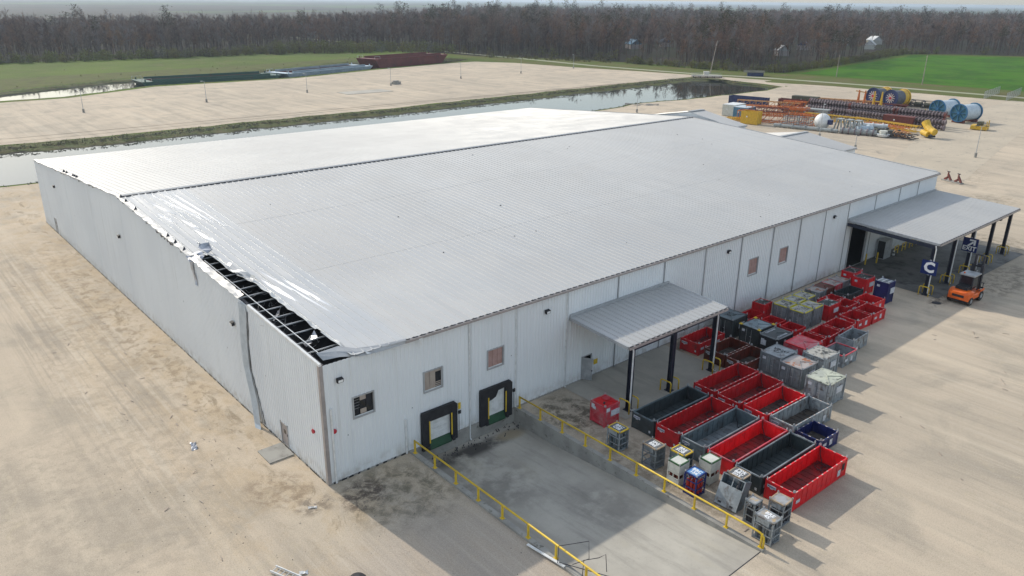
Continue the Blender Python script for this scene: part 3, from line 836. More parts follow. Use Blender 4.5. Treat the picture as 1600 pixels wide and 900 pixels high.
# annexes behind the far gable
def annex(name, lab, x0, x1, yr, ye0, ye1, zr_, ze):
    t = thing(name, lab, 'building', ((x0 + x1) / 2, yr, 0))
    dx = (x1 - x0) / 2
    n = max(1, int((x1 - x0) / .61)); pw = (x1 - x0) / n
    for i in range(n):
        for s, ye in ((0, ye0), (1, ye1)):
            key = (name, s)
            def mk():
                mb = MB(); a = (0, 0, zr_ + .02); y = ye - yr
                for u, v, zu, zv in ((0, pw - .1, 0, 0), (pw - .1, pw - .05, 0, .06), (pw - .05, pw, .06, 0)):
                    mb.poly([(u, 0, zr_ + zu), (v, 0, zr_ + zv), (v, y, ze + zv), (u, y, ze + zu)][:: (1 if y > 0 else -1)])
                return mb
            place('roof_panel', cached(('roof_panel', x0, s), mk), m_roof, t, loc=(-dx + i * pw, 0, 0))
    mb = MB()
    for x in (-dx + .2, dx - .2):
        mb.poly([(x, ye0 - yr + .2, 0), (x, ye1 - yr - .2, 0), (x, ye1 - yr - .2, ze - .05), (x, 0, zr_ - .05), (x, ye0 - yr + .2, ze - .05)])
    for y in (ye0 - yr + .2, ye1 - yr - .2): mb.poly([(-dx, y, 0), (dx, y, 0), (dx, y, ze - .05), (-dx, y, ze - .05)])
    mb.build('wall', m_wall, t)
    mb = MB(); mb.box(-dx, -.3, zr_ + .02, dx, .3, zr_ + .12); mb.build('ridge_cap', m_trim, t)
    for y in (ye0 - yr, ye1 - yr):
        mb = MB(); mb.box(-dx, y - .12, ze - .22, dx, y + .1, ze - .02); mb.build('gutter', m_trim, t)
annex('annex_building', 'small raised gabled roof just behind the far end of the warehouse ridge', W + .3, W + 4.1, 40.3, 31.6, 48.8, 11.95, 10.45)
annex('annex_building', 'low grey roofed lean building behind the right half of the far gable', W + 4.3, 115.0, 33.3, 23.6, 43.0, 7.0, 5.5)
annex('annex_building', 'narrow white roofed strip attached along the far gable toward the big canopy', W + .15, W + 2.2, 9.5, 1, 21, 8.6, 8.3)

# ------------------------------------------------------------------ canopies
def pipe_guard(x, y, lab):
    t = thing('post_guard', lab, 'guard rail', (x, y, .05), 0, 'yellow pipe guards around the canopy posts')
    for s in (-1, 1):
        mb = MB(); r = .055; X = s * .50
        pts = [(X, -.5, 0), (X, -.5, .86), (X, -.44, .97), (X, -.33, 1.0), (X, .33, 1.0), (X, .44, .97), (X, .5, .86), (X, .5, 0)]
        mb.tube(pts, r, 8); mb.build('hoop', m_yellow, t, smooth=True)
def canopy(lab, x0, x1, yo, zw, zo, posts, pipes, guards, beamz):
    t = thing('canopy', lab, 'canopy', ((x0 + x1) / 2, yo / 2, 0)); cx, cy = (x0 + x1) / 2, yo / 2
    n = round((x1 - x0) / .61); pw = (x1 - x0) / n
    def mk():
        mb = MB(); h = .06
        for a, b, za, zb in ((0, pw - .12, 0, 0), (pw - .12, pw - .09, 0, h), (pw - .09, pw - .04, h, h), (pw - .04, pw, h, 0)):
            mb.poly([(a, yo, zo + za), (b, yo, zo + zb), (b, -.1, zw + zb), (a, -.1, zw + za)])
        mb.poly([(0, yo, zo - .04), (0, -.1, zw - .04), (pw, -.1, zw - .04), (pw, yo, zo - .04)])
        return mb
    me = cached(('roof_panel', x0), mk)
    for i in range(n): place('roof_panel', me, m_roof, t, loc=(x0 + i * pw - cx, -cy, 0))
    mb = MB(); mb.bar((x0 - cx, yo - cy - .07, zo - .12), (x1 - cx, yo - cy - .07, zo - .12), .16, .22); mb.build('gutter', m_trimpink, t)
    for x in (x0 - .05, x1 + .05):
        mb = MB(); mb.bar((x - cx, yo - cy, zo - .08), (x - cx, -.1 - cy, zw - .08), .12, .24); mb.build('rake_trim', m_trim, t)
    mb = MB(); mb.box(x0 - cx, -.14 - cy, zw + .0, x1 - cx, -.04 - cy, zw + .22); mb.build('wall_flashing', m_trim, t)
    mb = MB(); a = 0
    while a < n: mb.box(x0 + a * pw - cx + .03, yo - cy - .16, zo - .01, x0 + a * pw - cx + pw * .6, yo - cy - .05, zo + .03); a += 1
    mb.build('eave_closure', m_dark, t, kind='stuff')
    py = posts[0][1]
    mb = MB(); mb.bar((posts[0][0] - cx, py - cy, beamz), (posts[-1][0] - cx, py - cy, beamz), .25, .42); mb.build('beam', m_navypost, t)
    for (x, y) in posts:
        mb = MB(); mb.bar((x - cx, y - cy, beamz), (x - cx, -.1 - cy, zw - .45), .2, .34); mb.build('rafter', m_navypost, t)
    k = 0; yy = -1.2
    while yy > yo + .5:
        zz = zw + (zo - zw) * yy / yo - .16
        mb = MB(); mb.bar((x0 - cx, yy - cy, zz), (x1 - cx, yy - cy, zz), .08, .18); mb.build('purlin', m_galv, t); yy -= 1.5
    for i, (x, y) in enumerate(posts):
        mb = MB(); w = .17
        mb.box(x - w - cx, y - w - cy, .05, x + w - cx, y - w + .04 - cy, beamz - .1); mb.box(x - w - cx, y + w - .04 - cy, .05, x + w - cx, y + w - cy, beamz - .1); mb.box(x - .03 - cx, y - w - cy, .05, x + .03 - cx, y + w - cy, beamz - .1)
        mb.box(x - .3 - cx, y - .3 - cy, .05, x + .3 - cx, y + .3 - cy, .09)
        p = mb.build('post', m_navypost, t)
        if i in pipes:
            mb = MB(); X, Y = x - cx - .16, y - cy - .26
            mb.tube([(X, Y + .1, zo - .2), (X, Y, zo - .6), (X, Y, .35), (X + .1, Y - .08, .16), (X + .25, Y - .12, .14)], .06, 8); mb.build('downspout', m_white, p)
    for i, (x, y) in enumerate(posts):
        if guards: pipe_guard(x, y, guards[i])
    return t
canopy('small grey metal canopy over a door halfway along the front wall', 21.1, 33.2, -6.1, 6.02, 5.62, [(21.95, -5.75), (26.85, -5.75), (32.4, -5.75)], (0, 2),
       ['yellow pipe guard at the left post of the small canopy', 'yellow pipe guard at the middle post of the small canopy', 'yellow pipe guard at the right post of the small canopy'], 5.2)
canopy('large grey metal canopy over the truck bay at the far end of the front wall', 65.3, 88.7, -10.0, 6.15, 5.72, [(65.15, -9.6), (70.7, -9.6), (75.9, -9.6), (82.0, -9.6), (87.5, -9.6)], (0, 1, 2),
       ['yellow pipe guard at the big canopy post carrying the letter C sign', 'yellow pipe guard at the second post of the big canopy', 'yellow pipe guard at the big canopy post carrying the exit sign', 'yellow pipe guard at the fourth post of the big canopy', 'yellow pipe guard at the farthest post of the big canopy'], 5.3)
# small canopy floodlights, hoops, bits under the big canopy
for x, y, z, lab in ((27.9, -5.95, 5.1, 'small floodlight under the eave of the small canopy at its middle post'), (83.0, -9.9, 5.2, 'small floodlight under the eave of the big canopy at its fourth post')):
    t = thing('floodlight', lab, 'floodlight', (x, y, z))
    mb = MB(); mb.box(-.22, -.12, -.02, .22, .12, .1); mb.bar((0, 0, .1), (0, .1, .4), .06); mb.build('housing', m_dark, t)
    mb = MB(); mb.poly([(-.2, -.14, .08), (.2, -.14, .08), (.2, -.05, -.06), (-.2, -.05, -.06)][::-1]); mb.build('lens', m_lens, t)

# ------------------------------------------------------------------ lettering
def text_mesh(txt, size, ext=.004, bold=.012):
    cu_ = bpy.data.curves.new('letters', 'FONT'); cu_.body = txt; cu_.size = size; cu_.extrude = ext; cu_.offset = bold * size
    cu_.align_x = 'CENTER'; cu_.align_y = 'CENTER'; cu_.space_line = .85; cu_.resolution_u = 2
    o = bpy.data.objects.new('letters', cu_); COL.objects.link(o)
    dg = bpy.context.evaluated_depsgraph_get()
    me = bpy.data.meshes.new_from_object(o.evaluated_get(dg)); me.materials.clear()
    bpy.data.objects.remove(o); return me
def text(txt, size, mat, parent, loc, rot, bold=.012, name='lettering'):
    key = ('text', txt, size, bold)
    if key not in CACHE: CACHE[key] = text_mesh(txt, size, .004, bold)
    return place(name, CACHE[key], mat, parent, loc=loc, rot=rot)
def sign(x, y, z, w, h, lab, kind_):
    t = thing('hanging_sign', lab, 'sign', (x, y, z), 0)
    mb = MB(); mb.box(-.03, -w / 2, -h / 2, .03, w / 2, h / 2); mb.build('board', m_navysign, t)
    mb = MB(); mb.box(.03, -.1, -h / 2 - .1, .09, .1, h / 2 + .1); mb.build('bracket', m_galv, t)
    rot = (R(90), 0, R(-90))
    if kind_ == 'C': text('C', 1.5, m_signwhite, t, (-.04, 0, 0), rot, .045)
    else:
        text('EXIT', .70, m_signwhite, t, (-.04, .02, -.42), rot, .03)
        mb = MB(); c = (-.045)
        mb.bar((c, .22, -.14), (c, -.30, .38), .02, .19, up=(0, 1, 1))
        mb.poly([(c - .012, .12, .66), (c - .012, .12, .48), (c - .012, -.34, .48), (c - .012, -.34, .02), (c - .012, -.54, .02), (c - .012, -.54, .66)])
        mb.build('arrow', m_signwhite, t)
sign(64.80, -9.6, 3.15, 1.6, 1.5, 'square navy sign with a big white letter C on the canopy corner post', 'C')
sign(75.55, -9.6, 3.55, 1.6, 1.6, 'navy exit sign with a white diagonal arrow on a canopy post', 'E')

# cabinet and barriers along the wall in the truck bay
t = thing('electric_cabinet', 'tall pale metal cabinet against the wall under the big canopy', 'cabinet', (74.4, -.75, .05))
mb = MB(); mb.box(-.9, -.5, 0, .9, .5, 2.3); mb.build('body', m_galv, t)
mb = MB(); mb.box(-.905, -.45, .1, -.9, .4, 2.2); mb.build('door', m_black, t)
mb = MB(); mb.box(.2, -.51, 1.0, .26, -.5, 1.3); mb.build('handle', m_dark, t)
labs = ['first', 'second', 'third', 'fourth', 'fifth', 'sixth']
b0 = None
for i in range(6):
    lab = labs[i] + ' yellow hoop barrier from the pale cabinet along the bay wall'
    x = 77.2 + i * 2.1
    if b0 is None:
        b0 = thing('hoop_barrier', lab, 'barrier', (x, -1.1, .05), 0, 'yellow hoop barriers along the bay wall')
        for s in (-.45, .45):
            mb = MB(); mb.tube([(s, 0, 0), (s, 0, .95)], .06, 8); mb.build('post', m_yellow, b0)
        mb = MB(); mb.tube([(-.51, 0, .98), (.51, 0, .98)], .06, 8); mb.build('top_bar', m_yellow, b0)
        mb = MB(); mb.tube([(-.45, 0, .5), (.45, 0, .5)], .045, 8); mb.build('middle_bar', m_yellow, b0)
    else: copy_tree(b0, (x, -1.1, .05), 0, lab)
def bollard(x, y, lab):
    t = thing('bollard', lab, 'bollard', (x, y, .05), 0, 'yellow bollards at the bay door')
    mb = MB(); mb.tube([(0, 0, 0), (0, 0, 1.25)], .09, 10); mb.build('post', m_yellow, t)
    mb = MB(); mb.tube([(0, 0, 1.25), (0, 0, 1.32), (0, 0, 1.35)], [.09, .07, .02], 10); mb.build('cap', m_yellow, t)
bollard(70.0, -.7, 'yellow bollard in front of the dark bay door opening'); bollard(71.6, -1.3, 'yellow bollard right of the dark bay door opening')
t = thing('traffic_cone', 'small white and black cone standing by the pale cabinet', 'cone', (76.1, -1.3, .05))
mb = MB(); mb.box(-.2, -.2, 0, .2, .2, .04); mb.build('base', m_black, t)
mb = MB(); mb.tube([(0, 0, .04), (0, 0, .7)], [.15, .05], 10); mb.build('cone', m_white, t)
mb = MB(); mb.tube([(0, 0, .3), (0, 0, .45)], [.118, .096], 10); mb.build('band', m_black, t)
mb = MB(); mb.poly([(66.5, -.045, 5.42), (70.5, -.045, 5.42), (70.5, -.045, 5.6), (66.5, -.045, 5.6)]); mb.box(66.3, -.09, .1, 66.5, .1, 5.5); mb.box(70.5, -.09, .1, 70.7, .1, 5.5); mb.build('bay_door_frame', m_trim, wh)
mb = MB()
for k in range(12): mb.box(66.2 + k * .5, 3.5, .05 + (k % 3) * .3, 66.6 + k * .5, 3.9, .3 + (k % 3) * .3)
mb.build('stored_clutter', m_interior, wh, kind='stuff')

# ------------------------------------------------------------------ yellow rails beside the ramp
def rail(x, y_start, n, lab, bend):
    t = thing('guard_rail', lab, 'railing', (x, 0, .16))
    st = 2.29
    for i in range(n):
        y = y_start - i * st
        mb = MB(); mb.box(-.06, y - .045, 0, .06, y + .045, .9); p = mb.build('post', m_yellow, t)
        mb = MB(); mb.box(-.11, y - .13, 0, .11, y + .13, .03); mb.build('base_plate', m_yellow, p)
    ye = y_start - (n - 1) * st
    mb = MB(); pts = [(0, y_start + .06, .93), (0, ye + .4, .93)]
    if bend: pts += [(0, ye + .1, .90), (0, ye - .12, .74), (0, ye - .16, .5), (0, ye - .16, 0)]
    else: pts += [(0, ye - 1, .93)]
    mb.tube(pts, .062, 10); mb.build('top_bar', m_yellow, t, smooth=True)
rail(6.17, -.55, 10, 'yellow single bar railing along the left edge of the loading ramp', False)
rail(15.68, -.45, 10, 'yellow single bar railing along the right edge of the loading ramp', True)

# ------------------------------------------------------------------ containers
def paint(name, c, c2=None, rust=(.14, .06, .03), lo=.62, hi=.72, rough=.45, s3=1.6):
    return M(name, c, tuple(x * .8 for x in (c2 or c)), rough, 0, 1.1, .35, .7, rust, s3, lo - .05, hi - .02, bmp=.25, bs=3)
P_RED = paint('red_container_paint', (.58, .012, .018), (.50, .01, .016), (.22, .02, .02), .60, .75)
P_RED2 = paint('bright_red_paint', (.78, .016, .024), (.70, .012, .018), (.4, .02, .025), .62, .76)
m_floor_red = M('scuffed_red_floor', (.26, .012, .014), (.13, .014, .014), .7, 0, .8, .35, .65, (.05, .02, .018), 1.4, .5, .66)
P_PINK = paint('faded_red_paint', (.62, .06, .085), (.52, .03, .05), (.45, .16, .17), .5, .66)
P_DARK = paint('charcoal_paint', (.045, .058, .062), (.035, .045, .05), (.09, .085, .075), .6, .75)
P_SLATE = paint('slate_blue_paint', (.13, .17, .19), (.10, .13, .15), (.07, .07, .07), .58, .7)
P_GREY = paint('grey_container_paint', (.22, .245, .26), (.16, .18, .20), (.10, .08, .07), .58, .7)
P_LIGHT = paint('worn_light_grey_paint', (.33, .36, .38), (.25, .28, .30), (.13, .11, .10), .54, .68)
P_NAVY = paint('navy_container_paint', (.012, .02, .12), (.01, .015, .09), (.03, .03, .05), .6, .75)
P_RUST = paint('rusted_red_paint', (.17, .03, .016), (.12, .025, .015), (.08, .03, .02), .5, .65)
P_NB = paint('blue_tool_paint', (.012, .03, .17), (.01, .02, .13), (.05, .05, .08), .64, .76)
m_top_dirty = M('dirty_lid', (.42, .41, .37), (.34, .33, .30), .6, 0, 1.2, .4, .6, (.10, .10, .095), 2.0, .52, .56)
m_top_rust = M('rusty_lid', (.40, .36, .34), (.30, .27, .26), .6, 0, 1.5, .4, .6, (.33, .11, .04), 1.3, .53, .60)
m_top_pale = M('pale_blotched_lid', (.50, .52, .42), (.40, .42, .36), .6, 0, 1.2, .4, .6, (.17, .18, .15), 1.7, .55, .58)
m_top_teal = M('puddled_teal_lid', (.16, .22, .26), (.24, .30, .33), .3, 0, 1.0, .4, .6, (.07, .09, .11), 1.6, .5, .6)
m_top_black = M('black_grate_lid', (.03, .035, .035), (.06, .065, .06), .6, 0, 2, .4, .6, (.45, .46, .44), 1.8, .58, .62)
m_floor_dirty = M('dirty_basket_floor', (.06, .05, .045), (.10, .08, .065), .9, 0, 1.2)
m_tape = M('white_tape', (.70, .62, .56), (.45, .33, .30), .5, scale=5)
m_plate = M('name_plate', (.62, .64, .68), (.45, .47, .52), .5, scale=6)
m_rubber = m_black

def rim_dashes(L, w, h, step=.58, ln=.17, th=.055):
    mb = MB()
    for s in (-1, 1):
        y = s * (w / 2 - .045); x = -L / 2 + .25
        while x < L / 2 - .25: mb.box(x, y - th / 2, h + .001, x + ln, y + th / 2, h + .009); x += step
        x = s * (L / 2 - .045); y = -w / 2 + .25
        while y < w / 2 - .2: mb.box(x - th / 2, y, h + .001, x + th / 2, y + ln, h + .009); y += step
    return mb
def basket(lab, cx, cy, L, w, h, yaw, col, rim=None, tape=True, floor=None, inner_ribs=False, group=None, slings=0, plates=True, contents=None, sling_seed=0):
    t = thing('cargo_basket', lab, 'container', (cx, cy, .015), R(yaw), group)
    rim = rim or col; floor = floor or (m_floor_red if col in (P_RED, P_RED2) else col)
    def fl():
        mb = MB(); mb.box(-L / 2 + .06, -w / 2 + .06, .14, L / 2 - .06, w / 2 - .06, .18)
        mb.box(-L / 2 + .1, -w / 2 + .1, 0, L / 2 - .1, -w / 2 + .25, .14); mb.box(-L / 2 + .1, w / 2 - .25, 0, L / 2 - .1, w / 2 - .1, .14)
        k = -L / 2 + .5
        while k < L / 2 - .4: mb.box(k, -w / 2 + .07, .18, k + .06, w / 2 - .07, .21); k += .55
        return mb
    place('floor', cached(('floor', L, w), fl), floor, t)
    def side():
        mb = MB(); mb.box(-L / 2 + .09, -.03, .04, L / 2 - .09, .01, h - .09)
        k = -L / 2 + .35
        while k < L / 2 - .3:
            mb.box(k, .01, .18, k + .09, .045 if inner_ribs else .03, h - .1); mb.box(k + .02, -.05, .06, k + .07, -.03, h - .1); k += .58
        mb.box(-L / 2 + .09, -.05, .02, L / 2 - .09, .02, .16)
        return mb
    me = cached(('side_wall', L, h, inner_ribs), side)
    place('side_wall', me, col, t, loc=(0, -w / 2 + .05, 0)); place('side_wall', me, col, t, loc=(0, w / 2 - .05, 0), rz=math.pi)
    def end():
        mb = MB(); mb.box(-.03, -w / 2 + .09, .04, .01, w / 2 - .09, h - .09)
        k = -w / 2 + .4
        while k < w / 2 - .3: mb.box(.01, k, .18, .035, k + .08, h - .1); k += .6
        mb.box(-.05, -w / 2 + .09, .02, .02, w / 2 - .09, .16)
        return mb
    me = cached(('end_wall', w, h), end)
    place('end_wall', me, col, t, loc=(-L / 2 + .05, 0, 0)); place('end_wall', me, col, t, loc=(L / 2 - .05, 0, 0), rz=math.pi)
    def rl():
        mb = MB(); a = .09
        mb.box(-L / 2, -w / 2, h - a, L / 2, -w / 2 + a, h); mb.box(-L / 2, w / 2 - a, h - a, L / 2, w / 2, h)
        mb.box(-L / 2, -w / 2 + a, h - a, -L / 2 + a, w / 2 - a, h); mb.box(L / 2 - a, -w / 2 + a, h - a, L / 2, w / 2 - a, h)
        return mb
    place('top_rail', cached(('top_rail', L, w, h), rl), rim, t)
    if tape: place('reflective_tape', cached(('reflective_tape', L, w, h), lambda: rim_dashes(L, w, h)), m_tape, t, kind='stuff')
    def cp():
        mb = MB(); mb.box(-.07, -.07, 0, .07, .07, h + .02); return mb
    def eye():
        mb = MB(); mb.box(-.02, -.09, h, .02, .09, h + .12); mb.ring((0, 0, h + .13), (1, 0, 0), .085, .03, 8, th=.045); return mb
    me = cached(('corner_post', h), cp); em = cached(('lifting_eye', h), eye)
    for sx in (-1, 1):
        for sy in (-1, 1):
            c = place('corner_post', me, col, t, loc=(sx * (L / 2 - .06), sy * (w / 2 - .06), 0))
            place('lifting_eye', em, m_galv, c, rz=R(45 * sx * sy))
    if plates:
        mb = MB(); mb.box(-L / 2 - .012, w / 2 - .75, h - .42, -L / 2 - .002, w / 2 - .15, h - .22); mb.box(-L / 2 - .012, w / 2 - .55, h - .5, -L / 2 - .002, w / 2 - .35, h - .44)
        p = mb.build('name_plate', m_plate, t)
        mb = MB()
        for q in range(7): mb.box(-L / 2 - .016, w / 2 - .70 + q * .075, h - .37, -L / 2 - .012, w / 2 - .655 + q * .075, h - .28)
        mb.build('print', m_navysign, p, kind='stuff')
        mb = MB(); mb.box(-L / 2 + .3, -w / 2 - .012, .45, -L / 2 + .75, -w / 2 - .002, .68); mb.box(L / 2 - 1.1, -w / 2 - .012, .3, L / 2 - .75, -w / 2 - .002, .75); mb.build('side_label', m_plate, t)
        mb = MB(); mb.box(-L / 2 - .012, -w / 2 + .25, .25, -L / 2 - .002, -w / 2 + .4, .42); mb.build('data_plate', m_plate, t)
    for s in range(slings):
        rr = random.Random(sling_seed * 10 + s); sx = 1 if s % 2 == 0 else -1; sy = 1 if s < 2 else -1
        p0 = Vector((sx * (L / 2 - .12), sy * (w / 2 - .12), h)); pts = [p0, p0 + Vector((-.1 * sx, -.1 * sy, -.5)), Vector((sx * (L / 2 - .3), sy * .5, .28))]
        q = pts[-1].copy(); ang = rr.uniform(0, 6)
        for k in range(9):
            ang += rr.uniform(.35, .9); q = q + Vector((math.cos(ang) * .32, math.sin(ang) * .26, 0)); q.x = max(-L / 2 + .3, min(L / 2 - .3, q.x)); q.y = max(-w / 2 + .3, min(w / 2 - .3, q.y)); pts.append(q.copy())
        mb = MB(); mb.tube(pts, .032, 5); mb.build('sling', m_dark, t)
    return t

def closed_box(lab, cx, cy, L, w, h, yaw, col, lid, edge=None, text_top=None, text_mat=None, corners=None, door=True, plate=True, ribs=True, name='cargo_box', tsize=.45, hatch=False, slope=0):
    t = thing(name, lab, 'container', (cx, cy, .015), R(yaw))
    edge = edge or col
    def bd():
        mb = MB(); a = .05
        mb.box(-L / 2 + a, -w / 2 + a, .12, L / 2 - a, w / 2 - a, h - .03)
        for s in (-1, 1): mb.box(-L / 2 + .1, s * (w / 2 - .2) - .1, 0, L / 2 - .1, s * (w / 2 - .2) + .1, .12)
        if ribs:
            k = -L / 2 + .3
            while k < L / 2 - .25:
                for s in (-1, 1): mb.box(k, s * (w / 2 - a) - .02, .2, k + .1, s * (w / 2 - a) + .02, h - .1)
                k += .36
        return mb
    place('body', cached(('body', L, w, h, ribs), bd), col, t)
    def fr():
        mb = MB(); a = .08
        for sy in (-1, 1):
            y0, y1 = sorted((sy * w / 2, sy * (w / 2 - a)))
            mb.box(-L / 2, y0, h - a, L / 2, y1, h)
        for sx in (-1, 1):
            x0, x1 = sorted((sx * L / 2, sx * (L / 2 - a)))
            mb.box(x0, -w / 2 + a, h - a, x1, w / 2 - a, h)
        return mb
    place('top_frame', cached(('top_frame', 'b', L, w, h), fr), edge, t)
    place('base_frame', cached(('base_frame', L, w), lambda: MB().box(-L / 2, -w / 2, .04, L / 2, -w / 2 + .08, .12).box(-L / 2, w / 2 - .08, .04, L / 2, w / 2, .12).box(-L / 2, -w / 2 + .08, .04, -L / 2 + .08, w / 2 - .08, .12).box(L / 2 - .08, -w / 2 + .08, .04, L / 2, w / 2 - .08, .12)), col, t)
    def cp():
        mb = MB(); mb.box(-.06, -.06, 0, .06, .06, h + .015); return mb
    me = cached(('corner_post', h, 'c'), cp)
    def eye():
        mb = MB(); mb.box(-.02, -.07, h, .02, .07, h + .1); mb.ring((0, 0, h + .11), (1, 0, 0), .075, .03, 8, th=.04); return mb
    em = cached(('lifting_eye', h), eye)
    for sx in (-1, 1):
        for sy in (-1, 1):
            c = place('corner_post', me, col, t, loc=(sx * (L / 2 - .05), sy * (w / 2 - .05), 0))
            place('lifting_eye', em, corners or m_galv, c, rz=R(45 * sx * sy))
            if corners:
                mb = MB(); mb.box(-.14, -.14, h + .016, .14, .14, h + .06); place('corner_cap', cached(('corner_cap', h), lambda: mb), corners, c)
    def ld():
        mb = MB(); mb.box(-L / 2 + .1, -w / 2 + .1, h - .03, L / 2 - .1, w / 2 - .1, h - .008)
        mb.bar((-L / 2 + .12, -w / 2 + .12, h), (0, 0, h + .05), .05, .04); mb.bar((L / 2 - .12, -w / 2 + .12, h), (0, 0, h + .05), .05, .04)
        return mb
    l = place('lid', cached(('lid', L, w, h), ld), lid, t)
    if text_top: text(text_top, tsize, text_mat or m_black, l, (0, 0, h + .004), (0, 0, R(-90)), .02)
    if door:
        dr = MB(); dr.box(-L / 2 - .005, -w / 2 + .16, .22, -L / 2 + .04, -.03, h - .16); dr.box(-L / 2 - .005, .03, .22, -L / 2 + .04, w / 2 - .16, h - .16)
        d = dr.build('door', col, t)
        mb = MB()
        for y in (-.25, .25): mb.tube([(-L / 2 - .03, y, .25), (-L / 2 - .03, y, h - .2)], .018, 6)
        mb.box(-L / 2 - .05, -.3, h * .5, -L / 2 - .03, -.1, h * .5 + .05)
        mb.build('lock_rod', m_galv, d)
    if plate:
        mb = MB(); mb.box(-L / 2 - .014, w / 2 - .55, h - .55, -L / 2 - .006, w / 2 - .25, h - .32); mb.build('label_plate', m_plate, t)
        mb = MB(); mb.box(-.1, -w / 2 + .02, h * .45, .75, -w / 2 + .028 - .05, h * .72); mb.build('side_plate', m_plate, t)
    if hatch:
        mb = MB(); mb.tube([(.3, .2, h), (.3, .2, h + .07)], .28, 16); mb.build('hatch', col, t)
        mb = MB(); mb.tube([(-.35, -.25, h), (-.35, -.25, h + .12)], .08, 10); mb.build('filler_cap', m_dark, t)
    return t
G1_ = 'large open cargo baskets set side by side'
RC = 'open red baskets by the wall'
basket('long charcoal open basket beside the small canopy, farthest left of the long row', 23.45, -8.56, 6.35, 2.0, 1.3, -.8, P_DARK, P_SLATE, tape=False, slings=1, group=G1_, sling_seed=1)
basket('long red open basket between the charcoal basket and the slate blue one', 23.40, -10.78, 6.3, 2.0, 1.3, -1, P_RED, group=G1_, slings=1, sling_seed=2)
basket('long slate blue open basket with ribbed inner walls and slats on its floor', 23.38, -12.93, 6.3, 2.0, 1.3, -1, P_SLATE, P_GREY, tape=False, inner_ribs=True, floor=P_GREY, group=G1_, slings=2, sling_seed=3)
basket('long bright red open basket with a coil of black cable on its floor', 23.38, -15.14, 6.35, 2.02, 1.3, -.8, P_RED2, P_PINK, tape=False, group=G1_, slings=3, sling_seed=4)
basket('long charcoal open basket between the two brightest red baskets', 23.30, -17.3, 6.4, 1.95, 1.3, -.8, P_DARK, P_GREY, tape=False, inner_ribs=True, group=G1_, slings=2, sling_seed=5)
bk = basket('long bright red open basket nearest the camera with dark slats at its near end', 23.31, -19.5, 6.3, 1.98, 1.3, -1.2, P_RED2, group=G1_, slings=4, sling_seed=6)
mb = MB()
for k in range(6): mb.box(-2.9 + k * .2, -.8, .22, -2.78 + k * .2, .8, .27)
mb.build('floor_slats', m_dark, bk)
mb = MB(); mb.box(2.55, -1.002, .55, 2.85, -.996, 1.05); mb.build('side_opening', m_black, bk)
basket('red open basket tucked right behind the charcoal one by the small canopy', 30.2, -8.7, 5.7, 1.98, 1.3, -1.5, P_RED, group=G1_, slings=1, sling_seed=7)
b8 = basket('red open basket with a loose white sheet lying on its floor', 30.05, -10.95, 5.7, 2.0, 1.3, -1.5, P_RED, group=G1_, slings=1, sling_seed=8)
pp = MB(); pp.poly([(-.6, -.5, 0), (.35, -.55, .02), (.5, .25, .05), (-.35, .4, .01)]); pp.poly([(-.6, -.5, -.012), (-.35, .4, -.002), (.5, .25, .038), (.35, -.55, .008)])
o = pp.build('loose_sheet', m_white, loc=(30.5, -11.15, .24)); tag(o, 'loose white sheet lying on the floor of a red basket', 'sheet')
basket('red open basket with a brown dirty floor beside the worn grey basket', 29.75, -13.22, 5.0, 2.0, 1.3, -2, P_RED2, floor=m_floor_dirty, group=G1_, slings=1, sling_seed=9)
basket('worn grey blue open basket with striped rim and debris on its dark floor', 29.9, -15.3, 5.0, 1.95, 1.25, -2, P_LIGHT, P_LIGHT, floor=m_floor_dirty, inner_ribs=True, group=G1_, slings=2, sling_seed=10)
basket('short navy blue open basket with a white dashed rim', 28.55, -17.3, 2.25, 1.95, 1.0, -2, P_NAVY, floor=m_floor_dirty)
basket('red open basket standing against the wall right of the small canopy', 35.8, -2.35, 3.8, 1.98, 1.1, 0, P_RED, slings=1, sling_seed=11)
basket('rusty dark red open basket nearer the wall of the rusty pair', 35.5, -5.15, 3.7, 2.05, 1.15, -1, P_RUST, floor=m_floor_dirty)
basket('rusty dark red open basket farther from the wall of the rusty pair', 35.4, -7.3, 3.65, 1.95, 1.15, -1.2, P_RUST, floor=m_floor_dirty)
basket('red open basket in shade against the wall beside the tall red box', 43.3, -2.2, 2.9, 1.5, 1.1, 0, P_RED, tape=False)
basket('small red open bin behind the black lidded box, nearer the wall', 43.95, -4.4, 1.7, 1.65, 1.1, 0, P_RED, tape=False, plates=False)
basket('small red open bin directly behind the black lidded box', 43.9, -6.4, 1.75, 1.7, 1.1, 0, P_RED, tape=False, plates=False)
rr_ = [(42.75, -8.7, 2.3, 2.1, 1, 'red open basket half hidden behind the faded red covered box'), (45.35, -8.8, 2.35, 2.0, 1, 'red open basket second along the red row past the faded red box'),
       (48.0, -8.8, 2.4, 2.0, 0, 'red open basket third along the red row past the faded red box'), (51.2, -8.75, 2.5, 1.95, -3, 'red open basket jutting slightly from the row before the last red one'),
       (53.95, -8.85, 2.45, 1.98, -1, 'red open basket at the outer corner of the row facing the open yard'), (56.6, -7.5, 2.45, 2.1, -2, 'red open basket next to the tall navy box'),
       (53.6, -6.55, 2.3, 1.5, -1, 'red open basket behind the red box with a white topped lid'), (53.6, -4.95, 2.6, 1.4, -2, 'red open basket squeezed between the rusty boxes and the white topped red box')]
for i, (x, y, L, w, yaw, lab) in enumerate(rr_): basket(lab, x, y, L, w, 1.05, yaw, P_RED if i != 5 else P_RED2, group=RC, slings=0)
basket('dark grey green open skip behind the tall red boxes', 57.3, -5.0, 3.1, 1.55, 1.05, -2, P_DARK, P_DARK, tape=False, plates=False)
basket('worn grey deep open bin standing at the outer edge of the group', 46.2, -11.0, 2.9, 1.5, 1.25, 2, P_LIGHT, P_LIGHT, tape=False, plates=False)
